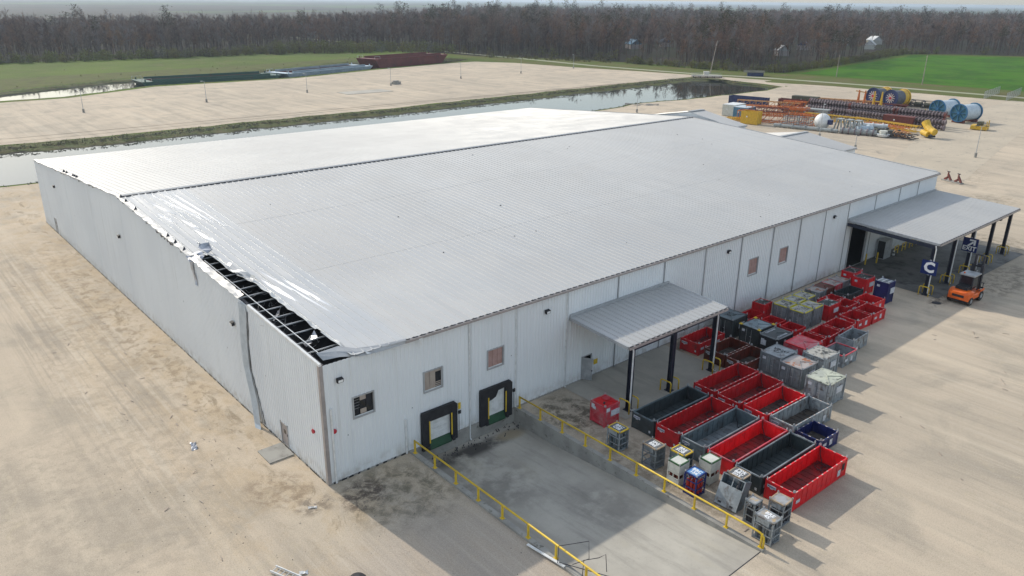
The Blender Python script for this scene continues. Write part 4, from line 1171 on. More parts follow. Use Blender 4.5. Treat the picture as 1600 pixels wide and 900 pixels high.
basket('worn grey open basket with a dark inside and reddish rim', 42.6, -11.65, 2.35, 2.0, 1.1, -1, P_LIGHT, P_PINK, tape=False, floor=m_floor_dirty)
closed_box('tall grey closed box against the wall with dark lettering on its lid', 40.2, -2.15, 2.4, 2.1, 1.9, 1, P_DARK, P_SLATE, P_DARK, 'V12\nXX', m_black, tsize=.55)
closed_box('dark navy grey box with yellow corners and a wet teal lid', 40.4, -4.85, 2.3, 2.0, 1.75, -2, P_DARK, m_top_teal, P_DARK, corners=m_yellow)
g3 = closed_box('black box with a dark lid edged in white', 39.95, -7.05, 2.5, 1.8, 1.75, -1, m_black, P_DARK, P_GREY, door=False)
text('CONTAINER', .26, m_plate, g3, (0, -.6, 1.76), (0, 0, 0), .01)
text('CONTAINER', .26, m_plate, g3, (0, .6, 1.76), (0, 0, 0), .01)
mb = MB(); mb.box(-1.268, .15, .85, -1.256, .65, 1.35); mb.build('sticker', m_plate, g3)
P1 = closed_box('faded bright red flat covered box with slightly raised lid', 40.5, -9.35, 2.45, 2.2, 1.55, -1.5, P_PINK, P_PINK, P_RED2, door=False, plate=False)
closed_box('grey box with black hand painted letters on a pale blue lid', 36.6, -9.35, 2.35, 1.98, 1.85, -1, P_GREY, P_LIGHT, P_GREY, 'VR2U\nCX', m_black, tsize=.55)
closed_box('grey box with a beige blotched lid and a white side plate', 39.05, -11.75, 2.3, 1.98, 1.9, -2, P_LIGHT, m_top_dirty, P_LIGHT)
closed_box('purple grey steel box with doors and orange rust on its lid', 36.0, -11.5, 2.33, 2.05, 1.85, -2, P_GREY, m_top_rust, P_GREY)
closed_box('pale blue grey box with a cream blotched lid nearest the open yard', 35.1, -14.3, 2.45, 2.02, 1.95, -1, P_LIGHT, m_top_pale, m_top_pale)
ys = [(46.72, -3.85, 'yellow edged grey box nearest the wall at the near end of its cluster'), (46.62, -5.6, 'yellow edged grey box at the near outer corner of its cluster'), (48.5, -3.82, 'yellow edged grey box in the middle of the wall side of its cluster'),
      (50.25, -3.82, 'yellow edged grey box farthest along the wall in its cluster'), (48.42, -5.62, 'yellow edged grey box beside the red box with the white topped lid')]
for x, y, lab in ys: closed_box(lab, x, y, 1.68, 1.62, 1.9, 0, P_GREY, m_top_dirty, m_yellow if False else M('yellow_edge_paint', (.62, .55, .02), (.5, .45, .03), .5) if ('yellow_edge_paint' not in bpy.data.materials) else bpy.data.materials['yellow_edge_paint'], plate=False)
closed_box('tall red box with a black and white grated lid by the wall', 45.4, -2.2, 1.45, 1.3, 1.9, 2, P_RED, m_top_black, P_RED, door=False, plate=False)
closed_box('red box with a white and black patterned lid among the red baskets', 51.0, -6.0, 2.05, 1.5, 1.6, -1, P_RED, m_top_black, P_RED, door=False)
closed_box('red box with a grated lid beside the bay door opening', 62.0, -2.9, 1.8, 1.5, 1.7, 2, P_RED2, m_top_black, P_PINK, door=False)
closed_box('red box with a grated lid next to the tall navy box', 60.8, -4.8, 1.65, 1.55, 1.75, -3, P_RED2, m_top_black, P_PINK, door=False)
nb = closed_box('tall navy blue box with a white striped top facing the big canopy', 59.75, -7.5, 1.45, 1.42, 2.25, -2, P_NAVY, P_LIGHT, P_NAVY, door=False)
mb = MB()
for s in (-.45, .05, .5): mb.box(-.6, s, 2.262, .6, s + .12, 2.268)
mb.build('lid_stripe', m_white, nb)
for i, (x, lab) in enumerate(((54.5, 'rusty grey lidded box first along the wall after the yellow edged ones'), (56.1, 'rusty brown lidded box second in the wall row'), (57.8, 'rusty pinkish lidded box third in the wall row'), (59.5, 'rusty pale lidded box last in the wall row beside the red boxes'))):
    closed_box(lab, x, -2.85, 1.6, 1.62, 1.2, 1, (P_GREY, P_RUST, P_PINK, P_GREY)[i], m_top_rust if i != 1 else P_RUST, door=False, plate=False)
tk = closed_box('faded red square tank with a hatch standing by the small canopy post', 19.4, -5.65, 1.5, 1.48, 1.65, -2, P_PINK, P_RED, P_PINK, door=False, ribs=False, name='storage_tank', hatch=True)
mb = MB(); mb.box(-.765, .3, 1.15, -.755, .62, 1.5); mb.box(-.6, -.755, 1.2, -.25, -.745, 1.5); mb.build('warning_label', m_plate, tk)

# ------------------------------------------------------------------ cylinder racks
def rack(lab, cx, cy, L, w, h, yaw, col, top, txt=None, fill=None, panel=True, edge=None, tmat=None, sides=False, windows=False):
    t = thing('cylinder_rack', lab, 'rack', (cx, cy, .015), R(yaw))
    edge = edge or col
    def cp(): return MB().box(-.035, -.035, 0, .035, .035, h)
    me = cached(('corner_post', h, 'r'), cp)
    em = cached(('lifting_eye', 'r', h), lambda: MB().ring((0, 0, h + .07), (1, 0, 0), .06, .025, 8, th=.03).box(-.02, -.05, h, .02, .05, h + .04))
    for sx in (-1, 1):
        for sy in (-1, 1):
            c = place('corner_post', me, col, t, loc=(sx * (L / 2 - .035), sy * (w / 2 - .035), 0)); place('lifting_eye', em, m_galv, c, rz=R(45))
    def tf():
        mb = MB(); a = .08
        for sy in (-1, 1): y0, y1 = sorted((sy * w / 2, sy * (w / 2 - a))); mb.box(-L / 2, y0, h - .08, L / 2, y1, h + .006)
        for sx in (-1, 1): x0, x1 = sorted((sx * L / 2, sx * (L / 2 - a))); mb.box(x0, -w / 2 + a, h - .08, x1, w / 2 - a, h + .006)
        return mb
    place('top_frame', cached(('top_frame', L, w, h), tf), edge, t)
    tp = place('top_plate', cached(('top_plate', L, w, h), lambda: MB().box(-L / 2 + .08, -w / 2 + .08, h - .03, L / 2 - .08, w / 2 - .08, h - .006)), top, t)
    if txt: text(txt, .36, tmat or m_signwhite, tp, (0, 0, h - .002), (0, 0, R(-92)), .03)
    for i, z in enumerate((.08, .55, 1.05)):
        def sh():
            mb = MB()
            for sy in (-1, 1): mb.box(-L / 2, sy * (w / 2 - .025) - .02, -.03, L / 2, sy * (w / 2 - .025) + .02, .03)
            for sx in (-1, 1): mb.box(sx * (L / 2 - .025) - .02, -w / 2, -.03, sx * (L / 2 - .025) + .02, w / 2, .03)
            return mb
        place('shelf_frame', cached(('shelf_frame', L, w), sh), col, t, loc=(0, 0, z))
    place('base_plate', cached(('base_plate', L, w), lambda: MB().box(-L / 2 + .03, -w / 2 + .03, .06, L / 2 - .03, w / 2 - .03, .09)), col, t)
    if panel:
        place('back_panel', cached(('back_panel', w, h), lambda: MB().box(-.01, -w / 2 + .05, .1, .01, w / 2 - .05, h - .1)), col, t, loc=(L / 2 - .06, 0, 0))
        place('divider', cached(('divider', L, h), lambda: MB().box(-L / 2 + .05, -.01, .1, L / 2 - .07, .01, h - .1)), col, t, loc=(0, -w * .15, 0))
        place('valve_panel', cached(('valve_panel', w, h), lambda: MB().box(-.01, -w * .3, h - .42, .01, w * .36, h - .09)), col, t, loc=(-L / 2 + .015, .03, 0))
    if sides:
        for s in (-1, 1): place('side_panel', cached(('side_panel', L, h, windows), lambda: (MB().box(-L / 2 + .05, -.01, h * .52, L / 2 - .05, .01, h - .08).box(-L / 2 + .05, -.01, .08, L / 2 - .05, .01, h * .3).box(-.04, -.01, h * .3, .04, .01, h * .52))), col, t, loc=(0, s * (w / 2 - .02), 0))
        place('front_panel', cached(('front_panel', w, h), lambda: (MB().box(-.01, -w / 2 + .05, h * .52, .01, w / 2 - .05, h - .08).box(-.01, -w / 2 + .05, .08, .01, w / 2 - .05, h * .3).box(-.01, -.04, h * .3, .01, .04, h * .52))), col, t, loc=(-L / 2 + .02, 0, 0))
    if fill:
        def cyl_():
            mb = MB(); mb.tube([(0, 0, .1), (0, 0, .95), (0, 0, 1.06), (0, 0, 1.10)], [.105, .105, .07, .035], 10); return mb
        def vl():
            return MB().tube([(0, 0, 1.1), (0, 0, 1.24)], .035, 6)
        a = cached(('gas_cylinder',), cyl_); v_ = cached(('valve',), vl)
        for ix in range(2 if L < .9 else 3):
            for iy in range(3):
                x = -L / 2 + .18 + ix * (L - .36) / (1 if L < .9 else 2); y = -w / 2 + .2 + iy * (w - .4) / 2
                c = place('gas_cylinder', a, fill, t, loc=(x, y, 0), smooth=False); place('valve', v_, m_galv, c)
    return t
m_dirtop = M('rack_top_grey', (.12, .125, .13), (.09, .095, .10), .6)
m_bronze = M('rack_wood_edge', (.42, .32, .22), (.3, .22, .14), .7)
m_cylred = M('cylinder_red', (.42, .03, .02), (.3, .02, .02), .35)
m_bluetop = M('rack_blue_top', (.05, .22, .52), (.3, .42, .5), .5, scale=3)
m_worn = M('worn_top_plate', (.34, .35, .36), (.24, .22, .2), .6, c3=(.45, .33, .18), s3=2.5, lo3=.55, hi3=.65)
rack('grey cylinder rack with yellow edged top standing alone near the red tank', 17.42, -8.7, .98, 1.15, 1.6, 0, P_LIGHT, m_dirtop, 'BRC\nC08', edge=m_yellow, fill=P_SLATE)
rack('grey cylinder rack with white letters standing in front of the long red basket', 17.66, -11.65, .97, 1.18, 1.6, -2, P_GREY, m_dirtop, 'SFG\nBRE', edge=m_bronze)
rack('yellow edged rack half hidden behind a white and green rack', 18.45, -13.3, .98, 1.16, 1.6, -1, P_SLATE, m_dirtop, 'BRE\nSOB', edge=m_yellow)
m_gcorner = M('green_corner', (.03, .10, .03), (.05, .12, .05), .6)
rack('white rack with green edges closest to the railing', 17.3, -13.95, .98, .95, 1.65, -1, m_offwhite, m_offwhite, None, edge=m_gcorner, sides=True, windows=True, fill=P_RUST, panel=False)
rack('white rack with green edges beside the bright red basket', 19.05, -15.1, 1.0, .95, 1.65, -2, m_offwhite, m_offwhite, None, edge=m_gcorner, sides=True, windows=True, fill=P_RUST, panel=False)
rack('navy blue rack full of red gas cylinders', 17.18, -15.35, .98, .95, 1.55, -1, P_NB, m_bluetop, 'BRC\n156', fill=m_cylred, panel=False, edge=P_NB)
rack('rack with wooden edged top leaning against the tilted pale box', 18.95, -17.3, .95, 1.12, 1.7, 0, P_GREY, m_dirtop, 'MSE\nBRC\n023', edge=m_bronze)
rack('small open black fronted rack beside the tilted pale box', 17.5, -19.3, .75, .7, 1.5, -2, P_GREY, m_worn, None, fill=m_black, panel=False)
rack('open rack full of hoses against the end of the nearest red basket', 18.7, -20.35, 1.0, 1.0, 1.6, 1, P_LIGHT, m_worn, None, fill=m_dark, edge=m_bronze)
rack('light grey rack nearest the camera at the end of the railing', 16.7, -20.75, .9, 1.25, 1.6, -2, P_LIGHT, m_worn, 'BRE\n45', fill=P_GREY, tmat=m_signwhite)
# tilted pale box
t = thing('tilted_box', 'pale blue steel box tipped back against the rack beside it', 'container', (17.5, -17.55, .03), 0, None, (0, R(24), R(2)))
mb = MB(); mb.box(-.25, -.78, 0, .55, .78, .1); mb.box(-.25, -.78, .1, -.22, .78, .42); mb.build('base', P_LIGHT, t)
mb = MB(); mb.box(-.25, -.78, .42, -.21, .78, 1.35); mb.box(-.25, -.78, 1.35, -.21, -.72, 1.9); mb.box(-.25, -.03, 1.35, -.21, .03, 1.9); mb.box(-.25, .72, 1.35, -.21, .78, 1.9); mb.box(-.25, -.78, 1.9, -.21, .78, 1.96); mb.build('front_panel', P_LIGHT, t)
for y in (-.78, .74):
    mb = MB(); mb.box(-.21, y, .1, .55, y + .04, 1.96); mb.build('side_panel', P_SLATE, t)
mb = MB(); mb.box(.51, -.74, .1, .55, .74, 1.96); mb.build('back_panel', P_SLATE, t)
for y in (-.5, .3):
    mb = MB(); mb.box(-.256, y, .12, -.25, y + .22, .24); mb.build('fork_pocket', m_black, t)
mb = MB(); mb.tube([(0, -.3, 1.2), (.1, -.3, 1.8)], .12, 8); mb.build('inner_pipe', m_dark, t)

# ------------------------------------------------------------------ forklift
def forklift():
    t = thing('forklift', 'orange forklift truck parked beside the big canopy with its mast raised', 'forklift', (66.9, -12.9, .02), R(-2))
    t.scale = (1.15, 1.15, 1.12)
    def loft(secs, name, mat):
        mb = MB(); k = 0; n = len(secs[0]); base = len(mb.v)
        for s in secs: mb.v += [tuple(p) for p in s]
        for i in range(len(secs) - 1):
            for j in range(n):
                a = i * n + j; b = i * n + (j + 1) % n
                mb.f.append((a, b, b + n, a + n)); mb.m.append(0)
        mb.f.append(tuple(range(n))[::-1]); mb.m.append(0); mb.f.append(tuple((len(secs) - 1) * n + j for j in range(n))); mb.m.append(0)
        return mb.build(name, mat, t)
    def sec(x, w, z0, z1, ch=.12): return [(x, -w, z0), (x, w, z0), (x, w, z1 - ch), (x, w - ch, z1), (x, -w + ch, z1), (x, -w, z1 - ch)]
    loft([sec(-1.75, .6, .5, 1.15, .2), sec(-1.62, .88, .42, 1.3, .2), sec(-1.2, .96, .4, 1.36, .15), sec(-.75, .95, .5, 1.3, .1)], 'counterweight', m_orange)
    loft([sec(-.75, .93, .5, .95, .06), sec(.5, .93, .48, .9, .06), sec(1.25, .9, .5, .95, .06)], 'chassis', m_orange)
    mb = MB(); mb.box(-1.35, -.5, 1.36, -.5, .5, 1.62); mb.box(-1.1, -.35, 1.62, -.7, .35, 1.66); mb.build('engine_cover', m_black, t)
    mb = MB(); mb.box(-1.6, -.7, .22, -.8, .7, .48); mb.build('rear_axle', m_black, t)
    mb = MB(); mb.box(-1.765, -.5, .72, -1.74, .5, .95); mb.build('rear_stripe', m_black, t)
    for y in (-.97, .90):
        mb = MB(); mb.box(.55, y, .95, 1.35, y + .07, 1.15); mb.build('fender', m_orange, t)
    # cab: four pillars, roof, glass
    for x, y in ((-.55, -.55), (-.55, .55), (.85, -.55), (.85, .55)):
        mb = MB(); mb.bar((x, y, .95), (x * .8, y * .92, 2.55), .09); mb.build('cab_pillar', m_dark, t)
    mb = MB(); mb.box(-.62, -.64, 2.50, .86, .64, 2.62)
    mb.box(-.45, -.45, 2.6, .6, .45, 2.63); mb.build('cab_roof', m_galv, t)
    mb = MB(); mb.poly([(-.56, -.5, 1.3), (-.56, .5, 1.3), (-.46, .48, 2.5), (-.46, -.48, 2.5)]); mb.build('rear_window', m_glass, t)
    for y in (-1, 1):
        mb = MB(); mb.poly([(-.5, y * .56, 1.3), (.8, y * .56, 1.3), (.66, y * .52, 2.5), (-.42, y * .52, 2.5)][::y]); mb.build('side_window', m_glass, t)
    mb = MB(); mb.box(-.3, -.3, .95, .15, .3, 1.2); mb.box(-.38, -.3, 1.2, -.28, .3, 1.75); mb.build('seat', m_black, t)
    for x, y, r in ((.95, -.82, .48), (.95, .82, .48), (-1.15, -.82, .4), (-1.15, .82, .4)):
        mb = MB(); mb.tube([(0, -.16, 0), (0, -.13, 0), (0, .13, 0), (0, .16, 0)], [r * .9, r, r, r * .9], 20); wl = mb.build('wheel', m_tyre, t, loc=(x, y, r))
        mb = MB(); mb.tube([(0, -.165, 0), (0, .165, 0)], r * .5, 14); mb.build('rim', m_galv, wl)
    # mast: two stages raised
    for y in (-.42, .42):
        mb = MB(); mb.box(1.36, y - .11, .15, 1.64, y + .11, 3.2); mb.build('mast_channel', m_dark, t)
        mb = MB(); mb.box(1.46, y * .8 - .08, 1.2, 1.68, y * .8 + .08, 4.1); mb.build('mast_channel', m_dark, t)
    for z in (.4, 1.9, 2.95): 
        mb = MB(); mb.box(1.44, -.42, z, 1.56, .42, z + .14); mb.build('crossbar', m_dark, t)
    for z in (3.1, 4.0):
        mb = MB(); mb.box(1.54, -.36, z, 1.62, .36, z + .14); mb.build('crossbar', m_dark, t)
    mb = MB(); mb.tube([(1.5, 0, .4), (1.5, 0, 2.6)], .06, 8); mb.tube([(1.5, .15, 2.6), (1.5, .15, 4.0)], .035, 6); mb.build('lift_cylinder', m_galv, t)
    mb = MB()
    for z in (.35, .95): mb.box(1.68, -.75, z, 1.76, .75, z + .12)
    for y in (-.7, -.25, .2, .65): mb.box(1.68, y, .35, 1.74, y + .05, 1.5)
    mb.box(1.68, -.75, 1.45, 1.74, .75, 1.5); mb.build('carriage', m_dark, t)
    for y in (-.45, .35):
        mb = MB(); mb.box(1.76, y, .1, 1.82, y + .12, 1.0); mb.box(1.76, y, .08, 2.9, y + .12, .13); mb.build('fork', m_galv, t)
    mb = MB(); mb.tube([(-.35, .35, 2.6), (-.35, .35, 2.75)], .07, 8); mb.build('beacon', m_orange, t)
forklift()

# manholes, loose debris
for x, y, r, z, lab in ((21.75, -3.55, .42, .055, 'round dark manhole cover in the slab under the small canopy'), (63.6, -11.4, .45, .03, 'dark round cover beside the letter C post')):
    mb = MB(); mb.tube([(x, y, z), (x, y, z + .02)], [r, r * .96], 20); o = mb.build('manhole_cover', m_dark); tag(o, lab, 'manhole cover')
o = MB().box(-1.85, 4.65, .0, -.12, 6.6, .10).build('door_pad', m_conc); tag(o, 'small concrete pad outside the man door in the gable wall', 'pad')
o = rag('sheet_metal_scrap', grid((-5.2, 9.6, .06), (-4.95, 10.6, .06), (-4.85, 9.5, .06), 6, 3), 0, m_insul, 31, None, .05); tag(o, 'crumpled silver sheet scrap lying alone on the yard', 'scrap')
o = rag('sheet_metal_scrap', grid((-2.15, -1.35, .05), (-1.7, -1.62, .05), (-2.05, -1.15, .05), 3, 2), 0, m_trim, 32, None, .02); tag(o, 'small grey sheet scrap lying near the building corner', 'scrap')
# broken ladder piece at the bottom edge
t = thing('ladder', 'white ladder section lying on the gravel at the bottom edge', 'ladder', (-5.75, -5.75, .08), R(-68))
for y in (-.22, .22):
    mb = MB(); mb.box(-.8, y - .025, 0, 1.0, y + .025, .1); mb.build('rail', m_white, t)
for k in range(6):
    mb = MB(); mb.box(-.7 + k * .3, -.2, .03, -.66 + k * .3, .2, .06); mb.build('rung', m_galv, t)
o = rag('tarp_scrap', grid((-5.2, -6.35, .06), (-4.75, -6.5, .06), (-5.1, -6.1, .06), 3, 3), 0, m_white, 33, None, .05); tag(o, 'crumpled white scrap beside the ladder section', 'scrap')
t = thing('water_tank', 'dark rounded drum just showing at the bottom edge', 'drum', (-3.15, -8.95, -.1)); MB().tube([(0, 0, 0), (0, 0, .5), (0, 0, .62), (0, 0, .66)], [.5, .5, .4, .1], 20).build('body', m_black, t); MB().tube([(0, 0, .66), (0, 0, .72)], .12, 10).build('cap', m_dark, t)
# broken conduits and a white strip by the left rail
t = thing('bent_pipe_frame', 'bent thin steel frame leaning over the left yellow rail', 'pipe frame', (6.3, -15.2, .15))
for pts in ([(-.35, .55, 0), (-.3, .55, 1.15), (1.1, -.35, 1.3), (.35, -1.1, 1.0), (-.6, -.8, .95)], [(.0, -1.0, 0), (.05, -1.0, 1.0), (.9, -1.3, .9), (1.1, -1.6, 1.2), (1.15, -1.7, .1)], [(-.3, .5, .1), (1.2, -2.6, .15)]):
    MB().tube(pts, .022, 6).build('pipe', m_dark, t)
o = MB().bar((5.75, -12.4, .16), (6.05, -15.1, .18), .16, .05).build('white_strip', m_white); tag(o, 'long white metal strip lying along the left curb', 'strip')
mb = MB()
for i in range(420):
    x = rnd.uniform(-14, 14); y = rnd.uniform(-16, 12)
    if x > 0 and y > -.3: continue
    if PX0 - .5 < x < PX1 + .5: continue
    s = rnd.uniform(.02, .06); a = rnd.uniform(0, 6)
    mb.poly([(x, y, .015 + s * .5), (x + s * math.cos(a), y + s * math.sin(a), .015), (x - s * math.sin(a), y + s * math.cos(a), .015)]); mb.poly([(x, y, .015 + s * .5), (x - s * math.sin(a), y + s * math.cos(a), .015), (x - s, y - s, .015)])
mb.build('loose_stones', m_dark, kind='stuff')
mb = MB()
for i in range(150):
    if i % 3 == 0: x, y = rnd.uniform(-9, -.6), rnd.uniform(-3, 60)
    elif i % 3 == 1: x, y = rnd.uniform(16.2, 21), rnd.uniform(-22, -.5)
    else: x, y = rnd.uniform(28, 75), rnd.uniform(-34, -14)
    L = rnd.uniform(.08, .45) * (1 if x < 25 else 1.4); a = rnd.uniform(0, 3.1); w = rnd.uniform(.02, .06)
    mb.bar((x, y, .04), (x + L * math.cos(a), y + L * math.sin(a), .04 + rnd.uniform(0, .06)), w, .02)
mb.build('blown_litter', m_wood, kind='stuff')
mb = MB()
for i in range(60):
    x = rnd.uniform(6.6, 15.3); y = -.25 - abs(rnd.gauss(0, .5)); s = rnd.uniform(.04, .14); a = rnd.uniform(0, 3)
    mb.bar((x, y, -1.08), (x + s * math.cos(a), y + s * math.sin(a), -1.06 + rnd.uniform(0, .1)), .05, .04)
mb.build('dock_litter', m_dark, kind='stuff')

P_GREY = M('reel_steel_grey', (.12, .13, .15), (.08, .085, .10), .6)
# ------------------------------------------------------------------ equipment yard behind the warehouse
m_y_yellow = M('crane_yellow', (.68, .43, .03), (.55, .33, .03), .5)
m_y_orange = M('frame_orange', (.62, .18, .03), (.45, .11, .03), .6)
m_y_rust = M('rust_red_steel', (.17, .04, .03), (.12, .032, .025), .7)
m_y_blue = M('reel_blue', (.02, .14, .30), (.02, .10, .22), .45)
m_y_navy = M('reel_navy', (.012, .03, .12), (.01, .02, .08), .45)
m_y_disc = M('reel_teal_disc', (.03, .13, .18), (.02, .09, .14), .6)
m_y_pale = M('reel_pale', (.52, .60, .66), (.42, .50, .56), .45)
m_y_pipe = M('dark_riser_pipe', (.035, .022, .022), (.05, .03, .03), .6)
m_y_clamp = M('pipe_collar', (.24, .19, .20), (.10, .07, .08), .6, scale=1.2)
m_y_grey = M('grey_frame', (.36, .38, .37), (.26, .28, .28), .6)
m_y_tan = M('bleached_orange', (.55, .32, .14), (.45, .2, .08), .7)
m_teal = M('blue_tarp', (.08, .22, .34), (.06, .17, .28), .5)
m_olive = M('olive_steel', (.09, .09, .055), (.07, .07, .05), .7)
def reel(x, y, r, ln, lab, flange, drum, hub, spokes, star=.93, hubm=None):
    t = thing('cable_reel', lab, 'cable reel', (x, y, r + .25), R(-12), 'giant cable reels in the equipment yard')
    MB().tube([(-ln / 2 + .2, 0, 0), (ln / 2 - .2, 0, 0)], r * .86, 28).build('drum', drum, t)
    disc = m_y_disc if flange is m_y_blue else flange
    for s in (-1, 1):
        f = MB().ring((s * ln / 2, 0, 0), (1, 0, 0), r, .3, 28, th=.22).build('flange', (m_y_yellow if flange is m_y_navy and s > 0 else flange), t)
        if flange is m_y_navy and s > 0: MB().tube([(ln * .18, 0, 0), (ln / 2 - .2, 0, 0)], r * .9, 28).build('winding', m_y_yellow, t)
        mb = MB()
        for k in range(spokes):
            a = 2 * math.pi * k / spokes
            mb.bar((s * (ln / 2 + .05), math.cos(a) * r * .15, math.sin(a) * r * .15), (s * (ln / 2 + .05), math.cos(a) * r * star, math.sin(a) * r * star), .15, .15)
        mb.build('spokes', hub, f, kind='stuff')
        MB().tube([(s * (ln / 2 - .16), 0, 0), (s * (ln / 2 - .06), 0, 0)], r * .93, 28).build('flange_disc', disc, t)
        MB().tube([(s * (ln / 2 - .1), 0, 0), (s * (ln / 2 + .2), 0, 0)], r * .16, 12).build('hub', hubm or flange, t)
        MB().box(s * (ln / 2 - .5) - .3, -r * .7, -r - .25, s * (ln / 2 - .5) + .3, r * .7, -r * .78).build('cradle', m_y_rust, t)
reel(211.5, 46.2, 2.35, 6.5, 'pale blue cable reel, left one of the pale pair', m_y_blue, m_y_pale, m_y_blue, 8)
reel(206.6, 38.9, 2.35, 6.5, 'pale blue cable reel, right one of the pale pair', m_y_blue, m_y_pale, m_y_blue, 8)
reel(225.0, 70.6, 2.5, 6.0, 'navy and yellow cable reel behind the orange stand', m_y_navy, P_GREY, m_tape, 12, .58, m_red_bell)
reel(223.5, 64.6, 2.5, 6.0, 'navy cable reel with a red hub right of the orange stand', m_y_navy, P_GREY, m_tape, 12, .58, m_red_bell)
for y, x in ((64.2, 220.3), (72.0, 223.8)): pass
# stacked riser pipes with collars, each pipe a thing
def pipe_mesh(L, r):
    return MB().tube([(0, -L / 2, 0), (0, L / 2, 0)], r, 8)
def collar_mesh(L, r):
    mb = MB(); y = -L / 2 + .35
    while y < L / 2 - .2:
        mb.tube([(0, y, 0), (0, y + .28, 0)], r * 1.2, 8); y += .82
    return mb
prs = 0
for row, (x, ys_, lay) in enumerate(((186.5, (66.5, 54.5, 42.0), 2), (189.6, (68, 56, 43.5), 3), (192.7, (69.5, 57, 44.5), 3), (195.8, (71, 58.5), 2), (199.0, (72, 59.5), 2), (202.0, (70,), 1))):
    for j, y in enumerate(ys_):
        for l in range(lay):
            L = 11.6
            lab = 'dark ribbed pipe, %s in the %s stack of the %s row from the front' % (('bottom', 'second up', 'third up')[l], ('left', 'middle', 'right')[j], ('first', 'second', 'third', 'fourth', 'fifth', 'sixth')[row])
            t = thing('riser_pipe', lab, 'pipe', (x + rnd.uniform(-.2, .2), y, .75 + l * 1.25), R(rnd.uniform(-1, 1)), 'dark ribbed pipes stacked in the equipment yard')
            place('pipe', cached(('pipe', L), lambda: pipe_mesh(L, .48)), m_y_pipe, t)
            place('collar', cached(('collar', L), lambda: collar_mesh(L, .48)), m_y_clamp, t, kind='stuff')
            for s in (-1, 1): place('end_flange', cached(('end_flange',), lambda: MB().tube([(0, -.15, 0), (0, .15, 0)], .66, 10)), m_y_rust if row % 2 else m_y_clamp, t, loc=(0, s * L / 2, 0))
def lattice(lab, p0, p1, w, h, col, name='lattice_boom', nseg=10, cat='boom'):
    p0 = Vector(p0); p1 = Vector(p1); d = (p1 - p0); L = d.length; yaw = math.atan2(d.y, d.x)
    t = thing(name, lab, cat, tuple((p0 + p1) / 2), yaw)
    for sy in (-1, 1):
        for z in (0, h):
            MB().bar((-L / 2, sy * w / 2, z + .2), (L / 2, sy * w / 2, z + .2), .14).build('chord', col, t)
    mb = MB()
    for k in range(nseg):
        a = -L / 2 + L * k / nseg; b = a + L / nseg
        for sy in (-1, 1):
            mb.bar((a, sy * w / 2, .2), (b, sy * w / 2, h + .2), .09); mb.bar((a, sy * w / 2, .2), (a, sy * w / 2, h + .2), .09)
        for z in (0, h): mb.bar((a, -w / 2, z + .2), (b, w / 2, z + .2), .09); mb.bar((a, -w / 2, z + .2), (a, w / 2, z + .2), .09)
    mb.build('lacing', col, t, kind='stuff')
    return t
lattice('long yellow lattice boom lying in front of the stacked dark pipes', (177.5, 68, .1), (179.5, 50, .1), 1.6, 1.4, m_y_yellow, nseg=12)
lattice('yellow lattice boom ending beside the yellow pipe bend', (180.5, 56, .1), (177.6, 38.5, .1), 1.7, 1.3, m_y_yellow, nseg=12)
lattice('pale yellow lattice boom leaning on the orange frames', (172.5, 86, 1.9), (179.5, 71, 2.2), 1.8, 1.4, m_y_tan, nseg=10)
lattice('long orange lattice frame low on the ground behind the yellow bin', (160.5, 77.5, .1), (167.5, 60.8, .1), 3.2, 2.4, m_y_orange, nseg=9)
lattice('orange lattice frame stacked behind the long orange one', (164.5, 78, 1.4), (173, 64.5, .6), 2.6, 2.4, m_y_orange, nseg=9)
lattice('orange lattice tower piece rising at the back of the orange frames', (171, 71, 2.3), (173, 65.5, 3.2), 2.2, 2.0, m_y_orange, nseg=4)
lattice('rust red low frame at the far side of the pipe rows', (209, 84, .1), (214, 72, .1), 2.4, 1.3, m_y_rust, nseg=9)
lattice('long pale orange frame with uprights at the far side of the pipe rows', (207.5, 82, .8), (213.2, 66, .8), 1.6, 1.2, m_y_tan, nseg=10)
lattice('rust red low frame leading toward the navy reels', (214.5, 74, .1), (218, 58.5, .1), 2.2, 1.2, m_y_rust, nseg=9)
lattice('yellow low frame in front of the pale reels', (210.5, 60, .1), (206.5, 51.5, .1), 1.4, .9, m_y_yellow, nseg=5)
lattice('orange ladder like frame low in front of the brown container', (176, 50.5, .1), (174.5, 40, .1), 2.4, 1.0, m_y_orange, nseg=6)
lattice('long pale grey frame lying in front of the yellow boom', (172.5, 54, .1), (172, 43.5, .1), 1.8, .8, m_y_grey, nseg=7)
lattice('dark grey skid frame at the front edge of the equipment yard', (165.8, 42, .1), (166.3, 34.2, .1), 3.0, .8, m_dark, nseg=5)
